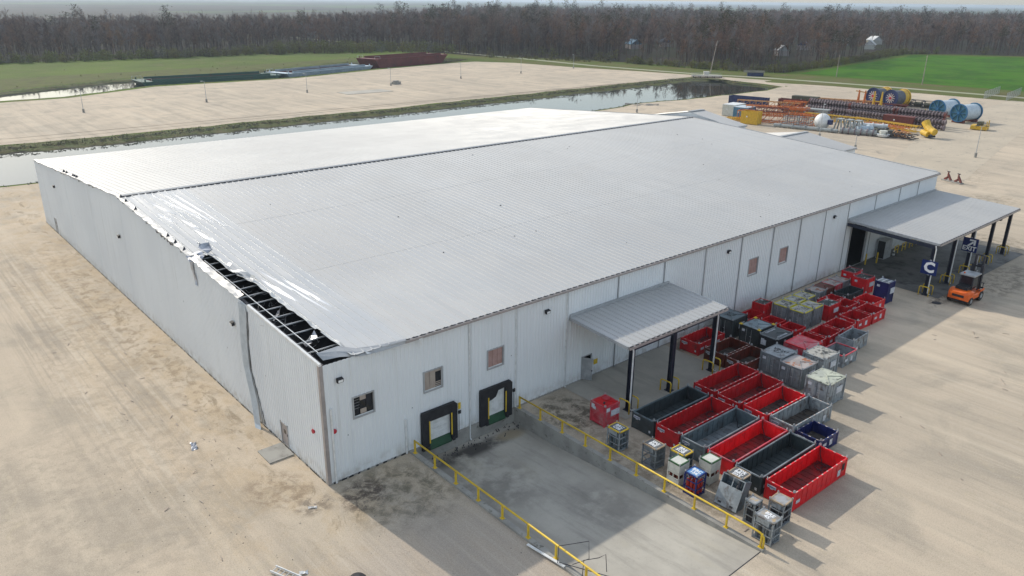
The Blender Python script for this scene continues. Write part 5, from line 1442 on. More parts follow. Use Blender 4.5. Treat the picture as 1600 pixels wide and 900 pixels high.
# gantry stand in front of the navy reel
t = thing('gantry_stand', 'orange steel stand in front of the navy and yellow reel', 'stand', (212, 67.5, 0), R(5))
for y in (-3.4, -1.3, 1.4, 3.2):
    MB().bar((-.9, y, 0), (0, y, 5.2), .28).bar((.9, y, 0), (0, y, 5.2), .28).build('leg', m_y_orange if y > 1 else m_y_yellow, t)
MB().bar((0, -3.6, 2.4), (0, -1.1, 2.4), .3).build('crossbar', m_y_yellow, t); MB().bar((0, 1.0, 4.6), (0, 4.2, 4.9), .3).build('crossbar', m_y_tan, t); MB().bar((0, 1.2, 2.2), (0, 3.4, 2.2), .25).build('crossbar', m_y_orange, t)
def bin_(name, lab, cat, x, y, lx, ly, h, yaw, col, lid=None, rib=True, open_=False):
    t = thing(name, lab, cat, (x, y, 0), R(yaw))
    mb = MB()
    if open_:
        mb.box(-lx / 2, -ly / 2, .1, lx / 2, ly / 2, .2); mb.box(-lx / 2, -ly / 2, .2, -lx / 2 + .1, ly / 2, h); mb.box(lx / 2 - .1, -ly / 2, .2, lx / 2, ly / 2, h); mb.box(-lx / 2 + .1, -ly / 2, .2, lx / 2 - .1, -ly / 2 + .1, h); mb.box(-lx / 2 + .1, ly / 2 - .1, .2, lx / 2 - .1, ly / 2, h)
    else: mb.box(-lx / 2, -ly / 2, .1, lx / 2, ly / 2, h)
    mb.build('body', col, t)
    mb = MB()
    if rib:
        k = -ly / 2 + .4
        while k < ly / 2 - .2: mb.box(-lx / 2 - .06, k, .15, -lx / 2, k + .16, h - .1); k += .6
        mb.build('ribs', col, t, kind='stuff')
    if not open_: MB().box(-lx / 2 - .05, -ly / 2 - .05, h, lx / 2 + .05, ly / 2 + .05, h + .1).build('roof', lid or col, t)
    for sx in (-1, 1):
        for sy in (-1, 1): MB().box(sx * lx / 2 - .09, sy * ly / 2 - .09, 0, sx * lx / 2 + .09, sy * ly / 2 + .09, h + .06).build('corner_post', col, t)
    MB().box(-lx / 2 - .08, ly * .1, h * .55, -lx / 2 - .06, ly * .1 + .35, h * .55 + .35).build('plate', m_white, t)
    return t
bin_('shipping_container', 'long navy open container alone behind the blue tarp', 'container', 190, 93.6, 2.5, 11.5, 2.6, 10, m_y_navy, open_=True)
bin_('shipping_container', 'dark red open container beside the black drum', 'container', 195.8, 82.8, 2.5, 7.2, 2.5, 12, m_y_rust, open_=True)
bin_('shipping_container', 'olive grey container behind the dark red one', 'container', 206.5, 84.5, 2.5, 7.5, 2.4, 10, m_olive)
bin_('shipping_container', 'brown red box container among the pipe rows', 'container', 186.2, 47.0, 2.6, 7.2, 2.4, 2, m_y_rust)
bin_('shipping_container', 'pale green grey long container behind the orange frames', 'container', 183, 69.6, 2.6, 9.5, 2.1, 12, m_y_grey)
bin_('waste_bin', 'bright yellow ribbed bin in front of the orange lattice frames', 'bin', 157.8, 71.9, 2.8, 4.2, 3.2, 10, m_y_yellow, m_y_yellow, open_=True)
bin_('tarp_crate', 'blue tarp covered crate left of the yellow bin', 'crate', 165.2, 78.8, 5, 3.8, 3.0, 8, m_teal, m_y_pale)
bin_('tarp_crate', 'cream covered crate at the left end of the equipment yard', 'crate', 168, 84.0, 6, 3.6, 3.0, 8, m_offwhite, m_white)
bin_('dark_bin', 'dark brown container at the right end of the pipe rows', 'container', 200.5, 52.5, 2.4, 8, 2.2, 4, m_olive)
t = thing('drum', 'black rounded drum between the navy and dark red containers', 'drum', (188, 79.6, .9), R(80)); MB().tube([(-1.8, 0, 0), (-1.5, 0, 0), (1.5, 0, 0), (1.8, 0, 0)], [.7, 1.15, 1.15, .7], 16).build('body', m_black, t); MB().box(-1.2, -1, -.95, 1.2, 1, -.75).build('cradle', m_dark, t)
lattice('short orange frame piled on the long orange frame', (162, 73.5, 2.5), (166, 66.5, 2.6), 2.2, 1.0, m_y_rust, nseg=6)
lattice('yellow flat frame lying before the blue tarp crate', (158.5, 79.5, .1), (160.5, 75.5, .1), 2.0, .5, m_y_yellow, nseg=4)
lattice('pale orange frame lying beyond the blue tarp crate', (176, 80, .1), (180, 70, .1), 2.6, 1.8, m_y_tan, nseg=7)
lattice('rust red frame between the orange frames and the dark pipes', (180, 76, .1), (184.5, 64, .1), 2.0, 1.4, m_y_rust, nseg=8)
lattice('orange frame end standing beside the pale grey rack', (166.5, 63.5, .1), (169.5, 57.5, .1), 2.4, 2.2, m_y_orange, nseg=5)
# white sphere buoy
t = thing('buoy', 'big white spherical buoy at the front of the equipment yard', 'buoy', (163.2, 55.6, 0))
pr = [(0, 0, .1)]; mb = MB(); pts = []; rs = []
for k in range(13):
    a = -math.pi / 2 + math.pi * k / 12; pts.append((0, 0, 2.1 + 1.9 * math.sin(a))); rs.append(max(.02, 1.9 * math.cos(a)))
mb.tube(pts, rs, 24); mb.build('shell', m_white, t, smooth=True); MB().box(-1.2, -1.2, 0, 1.2, 1.2, .35).build('cradle', m_y_grey, t); MB().box(-.9, -2.7, 1.6, .1, -1.8, 2.7).build('fitting', m_y_navy, t)
for i, (x, y, lab) in enumerate(((160.5, 62.4, 'grey pipe rack left of the white buoy, outer one'), (161.5, 59.2, 'grey pipe rack directly left of the white buoy'))):
    t = thing('pipe_rack', lab, 'rack', (x, y, 0), R(8))
    for z in (.4, 1.2, 2.0, 2.7):
        MB().bar((-1.5, -1.4, z), (-1.5, 1.4, z), .12).bar((1.5, -1.4, z), (1.5, 1.4, z), .12).bar((-1.5, -1.4, z), (1.5, -1.4, z), .12).bar((-1.5, 1.4, z), (1.5, 1.4, z), .12).build('shelf_frame', m_y_grey, t)
    for k in range(6): MB().bar((-1.5, -1.4 + k * .56, 0), (-1.5, -1.4 + k * .56, 3.2), .11).build('upright', m_y_clamp, t)
    for k in range(2): MB().bar((1.5, -1.4 + k * 2.8, 0), (1.5, -1.4 + k * 2.8, 3.2), .11).build('upright', m_y_clamp, t)
for i, (x, y, lab) in enumerate(((164.6, 51.8, 'pale grey splayed steel trestle right of the white buoy, first of three'), (164.9, 49.6, 'pale grey splayed steel trestle right of the white buoy, middle of three'), (165.2, 47.6, 'pale grey splayed steel trestle right of the white buoy, last of three'))):
    t = thing('trestle', lab, 'trestle', (x, y, 0), R(5))
    for s in (-1, 1):
        for q in (-1, 1): MB().bar((q * 1.2, s * 1.0, 0), (q * .8, s * .45, 2.9), .28).build('leg', m_y_grey, t)
    MB().box(-1, -.7, 2.9, 1, .7, 3.1).build('top', m_y_grey, t)
def long_pipe(lab, p0, p1, r, col, fl=0, colf=None, name='long_pipe'):
    p0 = Vector(p0); p1 = Vector(p1); L = (p1 - p0).length; yaw = math.atan2(p1.y - p0.y, p1.x - p0.x)
    t = thing(name, lab, 'pipe', tuple((p0 + p1) / 2), yaw)
    MB().tube([(-L / 2, 0, 0), (L / 2, 0, 0)], r, 10).build('pipe', col, t)
    for k in range(fl):
        x = -L / 2 + L * (k + .5) / fl; MB().tube([(x - .12, 0, 0), (x + .12, 0, 0)], r * 1.45, 10).build('flange', colf or col, t)
    for s in (-1, 1): MB().box(s * L * .35 - .2, -r, -p0.z, s * L * .35 + .2, r, -r * .8).build('support', m_wood, t)
long_pipe('long pale grey pipe along the front edge of the equipment yard', (158.2, 65.5, .55), (161.5, 50.5, .55), .42, m_y_grey, 5)
long_pipe('thick flanged grey pipe continuing right of the long pale pipe', (161.8, 50.2, .75), (164.4, 42.6, .75), .62, m_y_grey, 6, m_y_clamp)
long_pipe('pale blue tapered pipe section before the grey trestles', (164.2, 47.4, 1.0), (167.6, 45.2, 1.3), .75, m_y_pale, 2)
long_pipe('white long tube lying above the grey trestles', (169, 52, 1.4), (173, 44, 1.4), .5, m_white, 4)
long_pipe('thin grey pipe in front of the dark red container', (203.5, 92, .4), (198.5, 84.5, .4), .3, m_y_grey, 2)
for k in range(4): long_pipe(('first', 'second', 'third', 'fourth')[k] + ' dark green pipe from the front, behind the flanged grey pipe', (168 + k * 1.5, 49 - k * .4, .5), (166.6 + k * 1.5, 40 - k * .3, .5), .5, m_olive, 3, m_dark)
t = thing('pipe_bend', 'bright yellow pipe bend at the right end of the front row', 'pipe', (172.8, 34.5, .3), R(60)); MB().tube([(-2.2, 0, 1.2), (-1.0, 0, 1.4), (.4, 0, 2.0), (1.4, 0, 3.1)], [.75, .8, .85, .95], 12).build('pipe', m_y_yellow, t); MB().tube([(-1.2, .9, .6), (.9, .9, .9)], .6, 12).build('lower_pipe', m_y_yellow, t); MB().box(-1.8, -.7, 0, 1.4, .7, .4).build('cradle', m_dark, t)
t = thing('round_tub', 'white round tub among the dark green pipes', 'tub', (164.8, 41.2, 0)); MB().tube([(0, 0, .2), (0, 0, .7)], [1.3, 1.5], 18).build('rim', m_white, t); MB().tube([(0, 0, .7), (0, 0, 1.5)], [.9, .9], 14).build('drum', m_offwhite, t)
t = thing('anchor_frame', 'bleached orange heap of shackles beside the white tub', 'frame', (167.8, 38.2, 0), R(10))
for k in range(5): MB().ring((rnd.uniform(-1, 1), k * .8 - 1.6, .7), (1, .3 * k, .3), .8, .25, 12, th=.2).build('shackle', m_y_tan, t)
for i, (x, y) in enumerate(((229, 63.5), (229, 60.4), (228.5, 57.2), (228, 54))):
    t = thing('skid_frame', ('leftmost', 'second', 'third', 'rightmost')[i] + ' dark green skid frame between the navy and pale reels', 'frame', (x, y, 0), R(6))
    for sx in (-1.3, 1.3):
        for sy in (-1.3, 1.3): MB().bar((sx, sy, 0), (sx, sy, 2.0), .16).build('post', m_dark, t)
    for z in (.3, 1.0, 2.0): MB().bar((-1.3, -1.3, z), (-1.3, 1.3, z), .14).bar((1.3, -1.3, z), (1.3, 1.3, z), .14).bar((-1.3, -1.3, z), (1.3, -1.3, z), .14).bar((-1.3, 1.3, z), (1.3, 1.3, z), .14).build('frame', m_dark, t)
    MB().tube([(0, -1, .9), (0, 1, .9)], .7, 10).build('tank', m_olive, t)
for i, (x, y, lab) in enumerate(((196, 31.5, 'yellow machine frame right of the pale reels'), (205, 50.6, 'yellow low machine left of the pale reels'))):
    t = thing('machine_frame', lab, 'machine', (x, y, 0), R(10)); MB().box(-1.8, -1.8, .2, 1.8, 1.8, 1.1).build('base', m_y_yellow, t); MB().box(-1.2, -.6, 1.1, 1.0, .6, 2.0).build('engine', m_olive, t)
    for s in (-1.5, 1.5): MB().bar((s, -1.6, 1.1), (s, -1.6, 2.3), .2).build('upright', m_y_yellow, t)
t = thing('valve_stand', 'pair of rusty red valve stands beyond the big canopy corner', 'valve stand', (126.5, 11.2, 0), R(70))
t.scale = (.8, .8, .8)
MB().box(-2.4, -.6, 0, 2.4, .6, .25).build('base', m_conc, t)
for s in (-1.3, 1.3):
    p = MB().bar((s - .9, 0, .3), (s, 0, 1.5), .35).bar((s, 0, .9), (s, 0, 2.0), .22).bar((s, 0, .8), (s + .7, 0, .3), .4).build('valve', m_y_rust, t); MB().box(s - .35, -.1, 2.0, s + .35, .1, 2.15).build('handwheel', m_dark, p)

# wire enclosure at the right
t = thing('wire_enclosure', 'pale wire fence enclosure far right beside the green field', 'fence', (281, 54.5, 0), R(8))
for k in range(8):
    for s in (-3.2, 3.2): MB().bar((-12 + k * 3.4, s, 0), (-12 + k * 3.4, s, 2.6), .09).build('post', m_galv, t)
for s in (-3.2, 3.2):
    mb = MB()
    for k in range(7): mb.bar((-12, s, .3 + k * .36), (11.8, s, .3 + k * .36), .035)
    for k in range(40): mb.bar((-12 + k * .6, s, .1), (-12 + k * .6, s, 2.6), .03)
    mb.build('wire_mesh', m_galv, t, kind='stuff')

# ------------------------------------------------------------------ lamp posts
def lamp(x, y, lab, h=6.0, heads=1, base=True, yaw=0):
    t = thing('lamp_post', lab, 'lamp post', (x, y, 0), yaw, 'light poles around the yards')
    MB().tube([(0, 0, 0), (0, 0, .95)], .28, 12).build('concrete_base', m_conc, t)
    MB().tube([(0, 0, .9), (0, 0, h)], [.085, .055], 8).build('pole', m_galv, t)
    for k in range(heads):
        s = -1 if k == 0 else 1
        a = MB().bar((0, 0, h - .1), (s * .7, 0, h + .05), .06).build('arm', m_galv, t)
        MB().box(min(s * .55, s * 1.15), -.2, h - .02, max(s * .55, s * 1.15), .2, h + .12).build('lamp_head', m_dark if heads == 2 else m_galv, a)
for i, (x, y) in enumerate(((31.1, 190.8), (64.4, 193.4), (99.2, 199.1), (133.0, 202.1), (169.2, 208.8), (203.6, 212.4), (240.9, 218.5))):
    lamp(x, y, ('first', 'second', 'third', 'fourth', 'fifth', 'sixth', 'seventh')[i] + ' light pole from the left on the bare lot across the canal', 6.0, 1, yaw=R(15))
lamp(154.9, 17.7, 'tall twin headed light pole on the yard at the right edge', 6.3, 2, yaw=R(-50))
lamp(150.3, 103.3, 'light pole standing behind the far roof beside the canal', 6.0, 2, yaw=R(-50))
lamp(152.0, 50.0, 'white light pole in front of the equipment yard', 7.6, 1, yaw=R(40))
lamp(144, 37.5, 'short light pole just behind the low annex roof', 3.0, 2, yaw=R(40))
def upole(x, y, h, lab, lean=(0, 0)):
    t = thing('utility_pole', lab, 'utility pole', (x, y, 0), R(30)); MB().tube([(0, 0, 0), (lean[0], lean[1], h)], [.18, .11], 8).build('pole', m_wood, t)
    MB().bar((lean[0] - 1.1, lean[1], h - .6), (lean[0] + 1.1, lean[1], h - .6), .14).build('crossarm', m_wood, t); return t
upole(301.5, 89.4, 11, 'wooden utility pole standing at the edge of the bright green field')
upole(272.5, 166.5, 13.5, 'leaning wooden utility pole by the canal bridge', (3.2, -1.4))
upole(305, 126, 9, 'thin wooden utility pole at the left corner of the green field')
# culvert bridge with pipes
t = thing('canal_bridge', 'small dark pile bridge with pale deck at the end of the canal', 'bridge', (256, 156.5, 0), R(-45))
MB().box(-6, -2.2, .5, 6, 2.2, .85).build('deck', m_conc, t)
for s in (-2.5, 2.5): 
    for k in range(5): MB().bar((-5.6 + k * 2.8, s * .8, -1.0), (-5.6 + k * 2.8, s * .8, .5), .3).build('pile', m_dark, t)
    MB().bar((-6, s * .86, 1.6), (6, s * .86, 1.6), .07).build('handrail', m_galv, t)
t = thing('pump_house', 'small dark shed with a low grey roof beside the levee road', 'shed', (279, 148.5, 0), R(-52)); MB().box(-3.2, -1.8, 0, 3.2, 1.8, 1.7).build('wall', m_y_navy, t); MB().poly
mb = MB(); mb.poly([(-5, -2.2, 1.5), (3.6, -2.2, 1.5), (3.6, 0, 2.3), (-5, 0, 2.3)]); mb.poly([(-5, 0, 2.3), (3.6, 0, 2.3), (3.6, 2.2, 1.5), (-5, 2.2, 1.5)]); mb.build('roof', m_olive, t)
t = thing('control_box', 'white box standing on the canal bridge', 'box', (262, 161, 0), R(-45)); MB().box(-1.1, -.7, .3, 1.1, .7, 1.6).build('body', m_offwhite, t); MB().box(-1.2, -.8, 1.6, 1.2, .8, 1.7).build('roof', m_white, t)
o = MB().box(107, 186.5, .0, 124, 194, .12).build('concrete_pad', m_pad); o.rotation_euler = (0, 0, 0); tag(o, 'small pale concrete pad out on the bare lot', 'pad')
o.location = (0, 0, 0)
t = thing('concrete_blocks', 'small stack of dark blocks beside the fourth lot light pole', 'block stack', (137.5, 205.6, 0), R(20)); MB().box(-1.7, -.8, 0, 1.7, .8, .9).build('lower_block', m_conc, t); MB().box(-1.2, -.6, .9, .8, .6, 1.3).build('upper_block', m_conc, t)
t = thing('rubble_patch', 'grey gravel patch by the near canal bank behind the roof', 'gravel patch', (165, 114, .03), R(-50)); rag('gravel', grid((-5, -2.2, 0), (5, -2, 0), (-5, 2.2, 0), 10, 5), 0, M('dark_gravel', (.19, .18, .17), (.12, .12, .11), .95), 77, t, .13)

# ------------------------------------------------------------------ barges
m_bgreen = M('barge_green', (.02, .075, .055), (.03, .09, .075), .6, 0, .3, c3=(.05, .04, .03), s3=.5)
m_bblue = M('barge_blue_grey', (.22, .28, .33), (.30, .36, .40), .55, 0, .3, c3=(.12, .12, .12), s3=.5)
m_bred = M('barge_red', (.12, .022, .022), (.16, .035, .03), .65, 0, .3, c3=(.05, .03, .03), s3=.5)
def barge(lab, a, b, wdt, zt, hull, rim, rake=4):
    a = Vector(a); b = Vector(b); d = (b - a); L = d.length; yaw = math.atan2(d.y, d.x); n = Vector((-math.sin(yaw), math.cos(yaw)))
    c = (a + b) / 2 + n * wdt / 2
    t = thing('barge', lab, 'barge', (c.x, c.y, -1.6), yaw, None)
    H_ = zt + 1.6; l = L / 2; w = wdt / 2
    mb = MB()
    mb.poly([(-l + rake * .6, -w, 0), (l - rake, -w, 0), (l, -w, H_), (-l, -w, H_)]); mb.poly([(l - rake, w, 0), (-l + rake * .6, w, 0), (-l, w, H_), (l, w, H_)])
    mb.poly([(-l + rake * .6, w, 0), (-l + rake * .6, -w, 0), (-l, -w, H_), (-l, w, H_)]); mb.poly([(l - rake, -w, 0), (l - rake, w, 0), (l, w, H_), (l, -w, H_)])
    mb.build('hull', hull, t)
    mb = MB(); q = 1.2; e = 4
    for box in ((-l, -w, l, -w + q), (-l, w - q, l, w), (-l, -w + q, -l + e, w - q), (l - e, -w + q, l, w - q)): mb.box(box[0], box[1], H_ - .02, box[2], box[3], H_ + .06)
    mb.build('deck', rim, t)
    mb = MB(); z0 = .8
    mb.poly([(-l + e, -w + q, H_), (l - e, -w + q, H_), (l - e, -w + q, z0), (-l + e, -w + q, z0)]); mb.poly([(-l + e, w - q, z0), (l - e, w - q, z0), (l - e, w - q, H_), (-l + e, w - q, H_)])
    mb.poly([(-l + e, -w + q, H_), (-l + e, -w + q, z0), (-l + e, w - q, z0), (-l + e, w - q, H_)]); mb.poly([(l - e, -w + q, z0), (l - e, -w + q, H_), (l - e, w - q, H_), (l - e, w - q, z0)]); mb.poly([(-l + e, -w + q, z0), (l - e, -w + q, z0), (l - e, w - q, z0), (-l + e, w - q, z0)])
    mb.build('hold', m_bred, t)
    for s in (-1, 1): MB().box(-l + e, s * (w - q) - .15, H_, l - e, s * (w - q) + .15, H_ + .8).build('coaming', hull, t)
    mb = MB(); k = -l + 2
    while k < l - 3: mb.box(k, -w - .06, H_ - 1.5, k + .12, -w, H_); k += 1.5
    mb.build('fender_ribs', hull, t, kind='stuff')
    for s in (-l + 1.5, l - 1.5):
        for u in (-w + .8, w - .8): MB().tube([(s, u, H_), (s, u, H_ + .8)], .25, 8).build('bollard', rim, t)
    for s in (-w + .4, w - .4): MB().bar((-l + .3, s, H_ + 1.1), (-l + 3.5, s, H_ + 1.1), .1).bar((-l + .3, s, H_), (-l + .3, s, H_ + 1.1), .1).bar((-l + 3.5, s, H_), (-l + 3.5, s, H_ + 1.1), .1).build('handrail', m_galv, t)
barge('dark green flat barge moored at the left end of the line', (64, 252.5), (115, 251.5), 13, .9, m_bgreen, m_bgreen)
barge('pale blue grey barge moored between the green and the red one', (118, 253), (166, 268.5), 12, 1.1, m_bblue, m_y_pale)
barge('tall dark red barge at the right end of the line', (168, 270), (216, 281), 12, 3.6, m_bred, m_bred, 6)

# ------------------------------------------------------------------ woodland
def twig_mat(name, c1, c2):
    m, nt, b = nodes(name)
    oi = nt.nodes.new('ShaderNodeObjectInfo'); g = nt.nodes.new('ShaderNodeNewGeometry')
    v = coords(nt, True)
    col = mixc(nt, ramp(nt, oi.outputs['Random'], .15, .85), c1, c2)
    wn_ = nt.nodes.new('ShaderNodeTexWhiteNoise'); wn_.noise_dimensions = '1D'; nt.links.new(oi.outputs['Random'], wn_.inputs['W'])
    col = mixc(nt, ramp(nt, wn_.outputs['Value'], .72, .78, 0, .7), col, tuple(x * f for x, f in zip(c1, (1.12, .85, .72))))
    col = mixc(nt, ramp(nt, wn_.outputs['Value'], .20, .16, 0, .8), col, tuple(min(1, sum(c1) / 3 * f) for f in (1.45, 1.4, 1.42)))
    col = mixc(nt, ramp(nt, noise_n(nt, v, .02, 3), .35, .65, 0, .5), col, tuple(x * .7 for x in c2))
    col = mixc(nt, ramp(nt, noise_n(nt, v, .9, 2), .4, .7, 0, .4), col, tuple(min(1, x * 1.5) for x in c1))
    nt.links.new(col, b.inputs['Base Color']); b.inputs['Roughness'].default_value = .9; b.inputs['Specular IOR Level'].default_value = .1
    return m
m_twig = twig_mat('bare_twigs', (.22, .165, .140), (.085, .058, .050))
m_twig2 = twig_mat('brown_dead_leaves', (.22, .14, .085), (.15, .085, .06))
m_bark = twig_mat('bark', (.115, .088, .074), (.055, .042, .036))
m_grass = None
m_leafd = twig_mat('dark_pine_needles', (.055, .06, .03), (.09, .07, .045))
m_leafg = twig_mat('olive_scrub_leaves', (.16, .18, .05), (.15, .12, .06))
def tri(mb, p, d, L, w, rr):
    d = d.normalized(); s = d.cross(Vector((rr.uniform(-1, 1), rr.uniform(-1, 1), rr.uniform(-1, 1)))).normalized() * w / 2
    k = len(mb.v); mb.v += [tuple(p - s), tuple(p + s), tuple(p + d * L)]; mb.f.append((k, k + 1, k + 2)); mb.m.append(0)
def tree_meshes(seed, h, kind):
    rr = random.Random(seed); tr = MB(); cr_ = MB()
    bx, by = rr.uniform(-.6, .6), rr.uniform(-.6, .6); top = Vector((bx, by, h * .9))
    tr.tube([(0, 0, -.3), (bx * .3, by * .3, h * .35), (bx * .7, by * .7, h * .65), tuple(top)], [.16, .13, .08, .03], 5, caps=False)
    if kind == 'scrub':
        for i in range(5): tr.tube([(0, 0, 0), (rr.uniform(-1.5, 1.5), rr.uniform(-1.5, 1.5), h * .6)], [.08, .03], 3, caps=False)
        cl = [Vector((rr.uniform(-2, 2), rr.uniform(-2, 2), rr.uniform(.15, .85) * h)) for _ in range(9)]
        for i in range(190):
            c = rr.choice(cl); o = Vector((rr.gauss(0, 1), rr.gauss(0, 1), rr.gauss(0, .8))).normalized() * rr.uniform(.4, 1.3)
            tri(cr_, c + o, o + Vector((0, 0, .4)), rr.uniform(.4, .8), rr.uniform(.3, .6), rr)
        return tr, cr_
    nl = 8
    limbs = []
    for i in range(nl):
        z = h * rr.uniform(.35, .85); a = rr.uniform(0, 6.28); L = h * rr.uniform(.16, .30) * (1.15 - z / h * .6)
        p0 = Vector((bx * z / h, by * z / h, z)); e = p0 + Vector((math.cos(a) * L * .6, math.sin(a) * L * .6, L * .75))
        limbs.append((p0, e)); tr.tube([tuple(p0), tuple(e)], [.075, .02], 3, caps=False)
    limbs.append((top * .7, top + Vector((0, 0, h * .06))))
    if kind == 'bare':
        for i in range(300):
            p0, e = rr.choice(limbs); f = rr.uniform(.2, 1); p = p0.lerp(e, f)
            d = (e - p0).normalized() + Vector((rr.gauss(0, .6), rr.gauss(0, .6), rr.gauss(.25, .45)))
            tri(cr_, p, d, rr.uniform(.8, 2.6), rr.uniform(.06, .17), rr)
    elif kind == 'leafy':
        for i in range(300):
            p0, e = rr.choice(limbs); p = p0.lerp(e, rr.uniform(.3, 1.1)) + Vector((rr.gauss(0, .7), rr.gauss(0, .7), rr.gauss(0, .7)))
            tri(cr_, p, Vector((rr.gauss(0, 1), rr.gauss(0, 1), rr.gauss(.3, 1))), rr.uniform(.3, .9), rr.uniform(.15, .4), rr)
    elif kind == 'pine':
        cl = [e for p0, e in limbs if e.z > h * .6] or [top]
        for i in range(260):
            c = rr.choice(cl); o = Vector((rr.gauss(0, 1), rr.gauss(0, 1), rr.gauss(0, .45))) * 1.0
            tri(cr_, c + o, o + Vector((0, 0, .2)), rr.uniform(.4, 1.0), rr.uniform(.25, .5), rr)
    return tr, cr_
KINDS = []
for sd_, h, kind, mt in ((1, 16, 'bare', m_twig), (2, 18, 'bare', m_twig), (3, 14.5, 'bare', m_twig), (4, 17, 'bare', m_twig), (5, 15, 'leafy', m_twig2), (6, 19, 'pine', m_leafd), (7, 5.5, 'scrub', m_leafg), (8, 16, 'leafy', m_twig2)):
    a, b = tree_meshes(sd_, h, kind)
    tm, cm = a.mesh('trunk'), b.mesh('crown')
    j = MB(); j.v = a.v + b.v; j.f = a.f + [tuple(i + len(a.v) for i in f) for f in b.f]; j.m = [0] * len(a.f) + [1] * len(b.f)
    jm = j.mesh('tree_whole'); jm.materials.append(m_bark); jm.materials.append(mt)
    KINDS.append((tm, cm, mt, jm, h, kind))
def inside(p, poly):
    x, y = p; c = False; n = len(poly)
    for i in range(n):
        x0, y0 = poly[i]; x1, y1 = poly[i - 1]
        if (y0 > y) != (y1 > y) and x < (x1 - x0) * (y - y0) / (y1 - y0) + x0: c = not c
    return c
FEDGE = [(-260, 372), (42, 383), (127, 381), (200, 398), (225, 380), (253, 368), (253, 305), (268, 294), (290, 235), (292, 219), (300, 175), (304, 152), (360, 158), (430, 172), (492, 184), (520, 160), (542, 118), (580, 50), (640, -80)]
FOREST = FEDGE + [(2400, -300), (2400, 2400), (-700, 2000), (-900, 380)]
sheet('forest_floor', FEDGE + [(1300, -150), (1300, 1300), (-300, 1100), (-500, 380)], .012, m_woodfloor)
CX, CY = -18.5, -38.7
cand = []
def zone(step, d0, d1):
    n = int(d1 / step) + 1
    for i in range(-n, n):
        for j in range(-n, n):
            x = CX + i * step + rnd.uniform(-.5, .5) * step; y = CY + j * step + rnd.uniform(-.5, .5) * step
            d = math.hypot(x - CX, y - CY)
            if not d0 <= d < d1: continue
            az = math.degrees(math.atan2(y - CY, x - CX))
            if not 10 < az < 89: continue
            if not inside((x, y), FOREST): continue
            if az > 50 and d > max(720 + 40 * noise.noise(Vector((az * .5, 1, 1))), 1350 - (az - 50) * 62) + 60 * noise.noise(Vector((az * .4, 3, 1))): continue
            if d > 760 and noise.noise(Vector((x * .0022, y * .0022, 4))) < -.12: continue
            cand.append((d, x, y, az))
zone(4.6, 250, 560); zone(6.5, 560, 760); zone(9.5, 760, 1350)
HOUSES = [(386, 308, 14, 9, 'teal roofed house among the bare trees', m_teal, 20), (423, 312, 8, 8, 'small blue roofed house right of the teal roofed one', m_y_blue, 10), (478, 240, 12, 9, 'blue roofed house in the woods left of the green field', m_y_navy, -15),
          (566, 259, 12, 9, 'pale blue roofed house deep in the woods', m_y_pale, 30), (528, 219, 12, 8, 'white gabled house at the edge of the woods by the green field', m_white, -20), (600, 250, 14, 9, 'white roofed house farthest in the woods', m_white, 10), (408, 214, 10, 8, 'grey house low in the trees left of the green field', m_trim, 5)]
def blocked(x, y):
    for h in HOUSES:
        dx, dy = h[0] - x, h[1] - y
        dc = Vector((h[0] - CX, h[1] - CY)).normalized(); along = dx * dc.x + dy * dc.y; across = abs(dx * -dc.y + dy * dc.x)
        if -10 < along < 12 and across < 10: return True
        if 0 < along < 170 and across < 7 and rnd.random() < .8: return True
    return False
cand = [c for c in cand if not blocked(c[1], c[2])]
# distance to the forest edge decides who stands in front
def edge_d(x, y):
    m = 1e9
    for (x0, y0), (x1, y1) in zip(FEDGE, FEDGE[1:]):
        t_ = max(0, min(1, ((x - x0) * (x1 - x0) + (y - y0) * (y1 - y0)) / ((x1 - x0) ** 2 + (y1 - y0) ** 2)))
        m = min(m, math.hypot(x - x0 - t_ * (x1 - x0), y - y0 - t_ * (y1 - y0)))
    return m
front = []; rest = []
for c in cand:
    e = edge_d(c[1], c[2]) if c[0] < 700 else 999
    (front if e < 9 and 14 < c[3] < 83.5 else rest).append(c + (e,))
rnd.shuffle(front); front.sort(key=lambda c: c[0] if c[0] < 400 else 400 + rnd.uniform(0, 300))
rest += front[300:]; front = front[:300]
LABK = {'bare': ('bare_tree', 'bare grey brown tree', 'bare trees along the edge of the woods'),
        'leafy': ('brown_tree', 'tree with withered brown leaves', 'brown leaved trees along the edge of the woods'),
        'pine': ('pine_tree', 'tall thin pine with a sparse dark top', 'pines along the edge of the woods'),
        'scrub': ('scrub_tree', 'low olive green scrub tree', 'scrub trees along the edge of the woods')}
SECT = ((74, 'at the far left of the view'), (68, 'behind the left light poles'), (62, 'behind the blue grey barge'), (55, 'behind the red barge'), (48, 'behind the end of the bare lot'), (40, 'left of the canal bridge'),
        (32, 'behind the canal bridge'), (26, 'left of the green field'), (20, 'behind the left part of the green field'), (0, 'behind the right part of the green field'))
def pick(e, az):
    r_ = rnd.random()
    if e < 9: ks = (0, 2, 6, 6, 4, 2, 3, 6) if az > 40 else (0, 1, 2, 4, 6, 5, 3, 7)
    else: ks = (0, 1, 2, 3, 0, 1, 4, 7, 2, 3, 5) if az < 55 else (0, 1, 2, 3, 0, 1, 3, 2, 2, 3, 4, 1, 0)
    k = rnd.choice(ks)
    if k == 5 and rnd.random() < .45: k = 1
    return k
for d, x, y, az, e in front:
    k = pick(e, az); tm, cm, mt, jm, h, kind = KINDS[k]; nm, lab, grp = LABK[kind]
    wh_ = next(w for a_, w in SECT if az >= a_)
    t = thing(nm, lab + ' ' + wh_, 'tree', (x, y, 0), rnd.uniform(0, 6.28), grp)
    s = rnd.uniform(.65, 1.05) * (.9 if az > 60 else 1); t.scale = (s, s, s)
    place('trunk', tm, m_bark, t); place('crown', cm, mt, t)
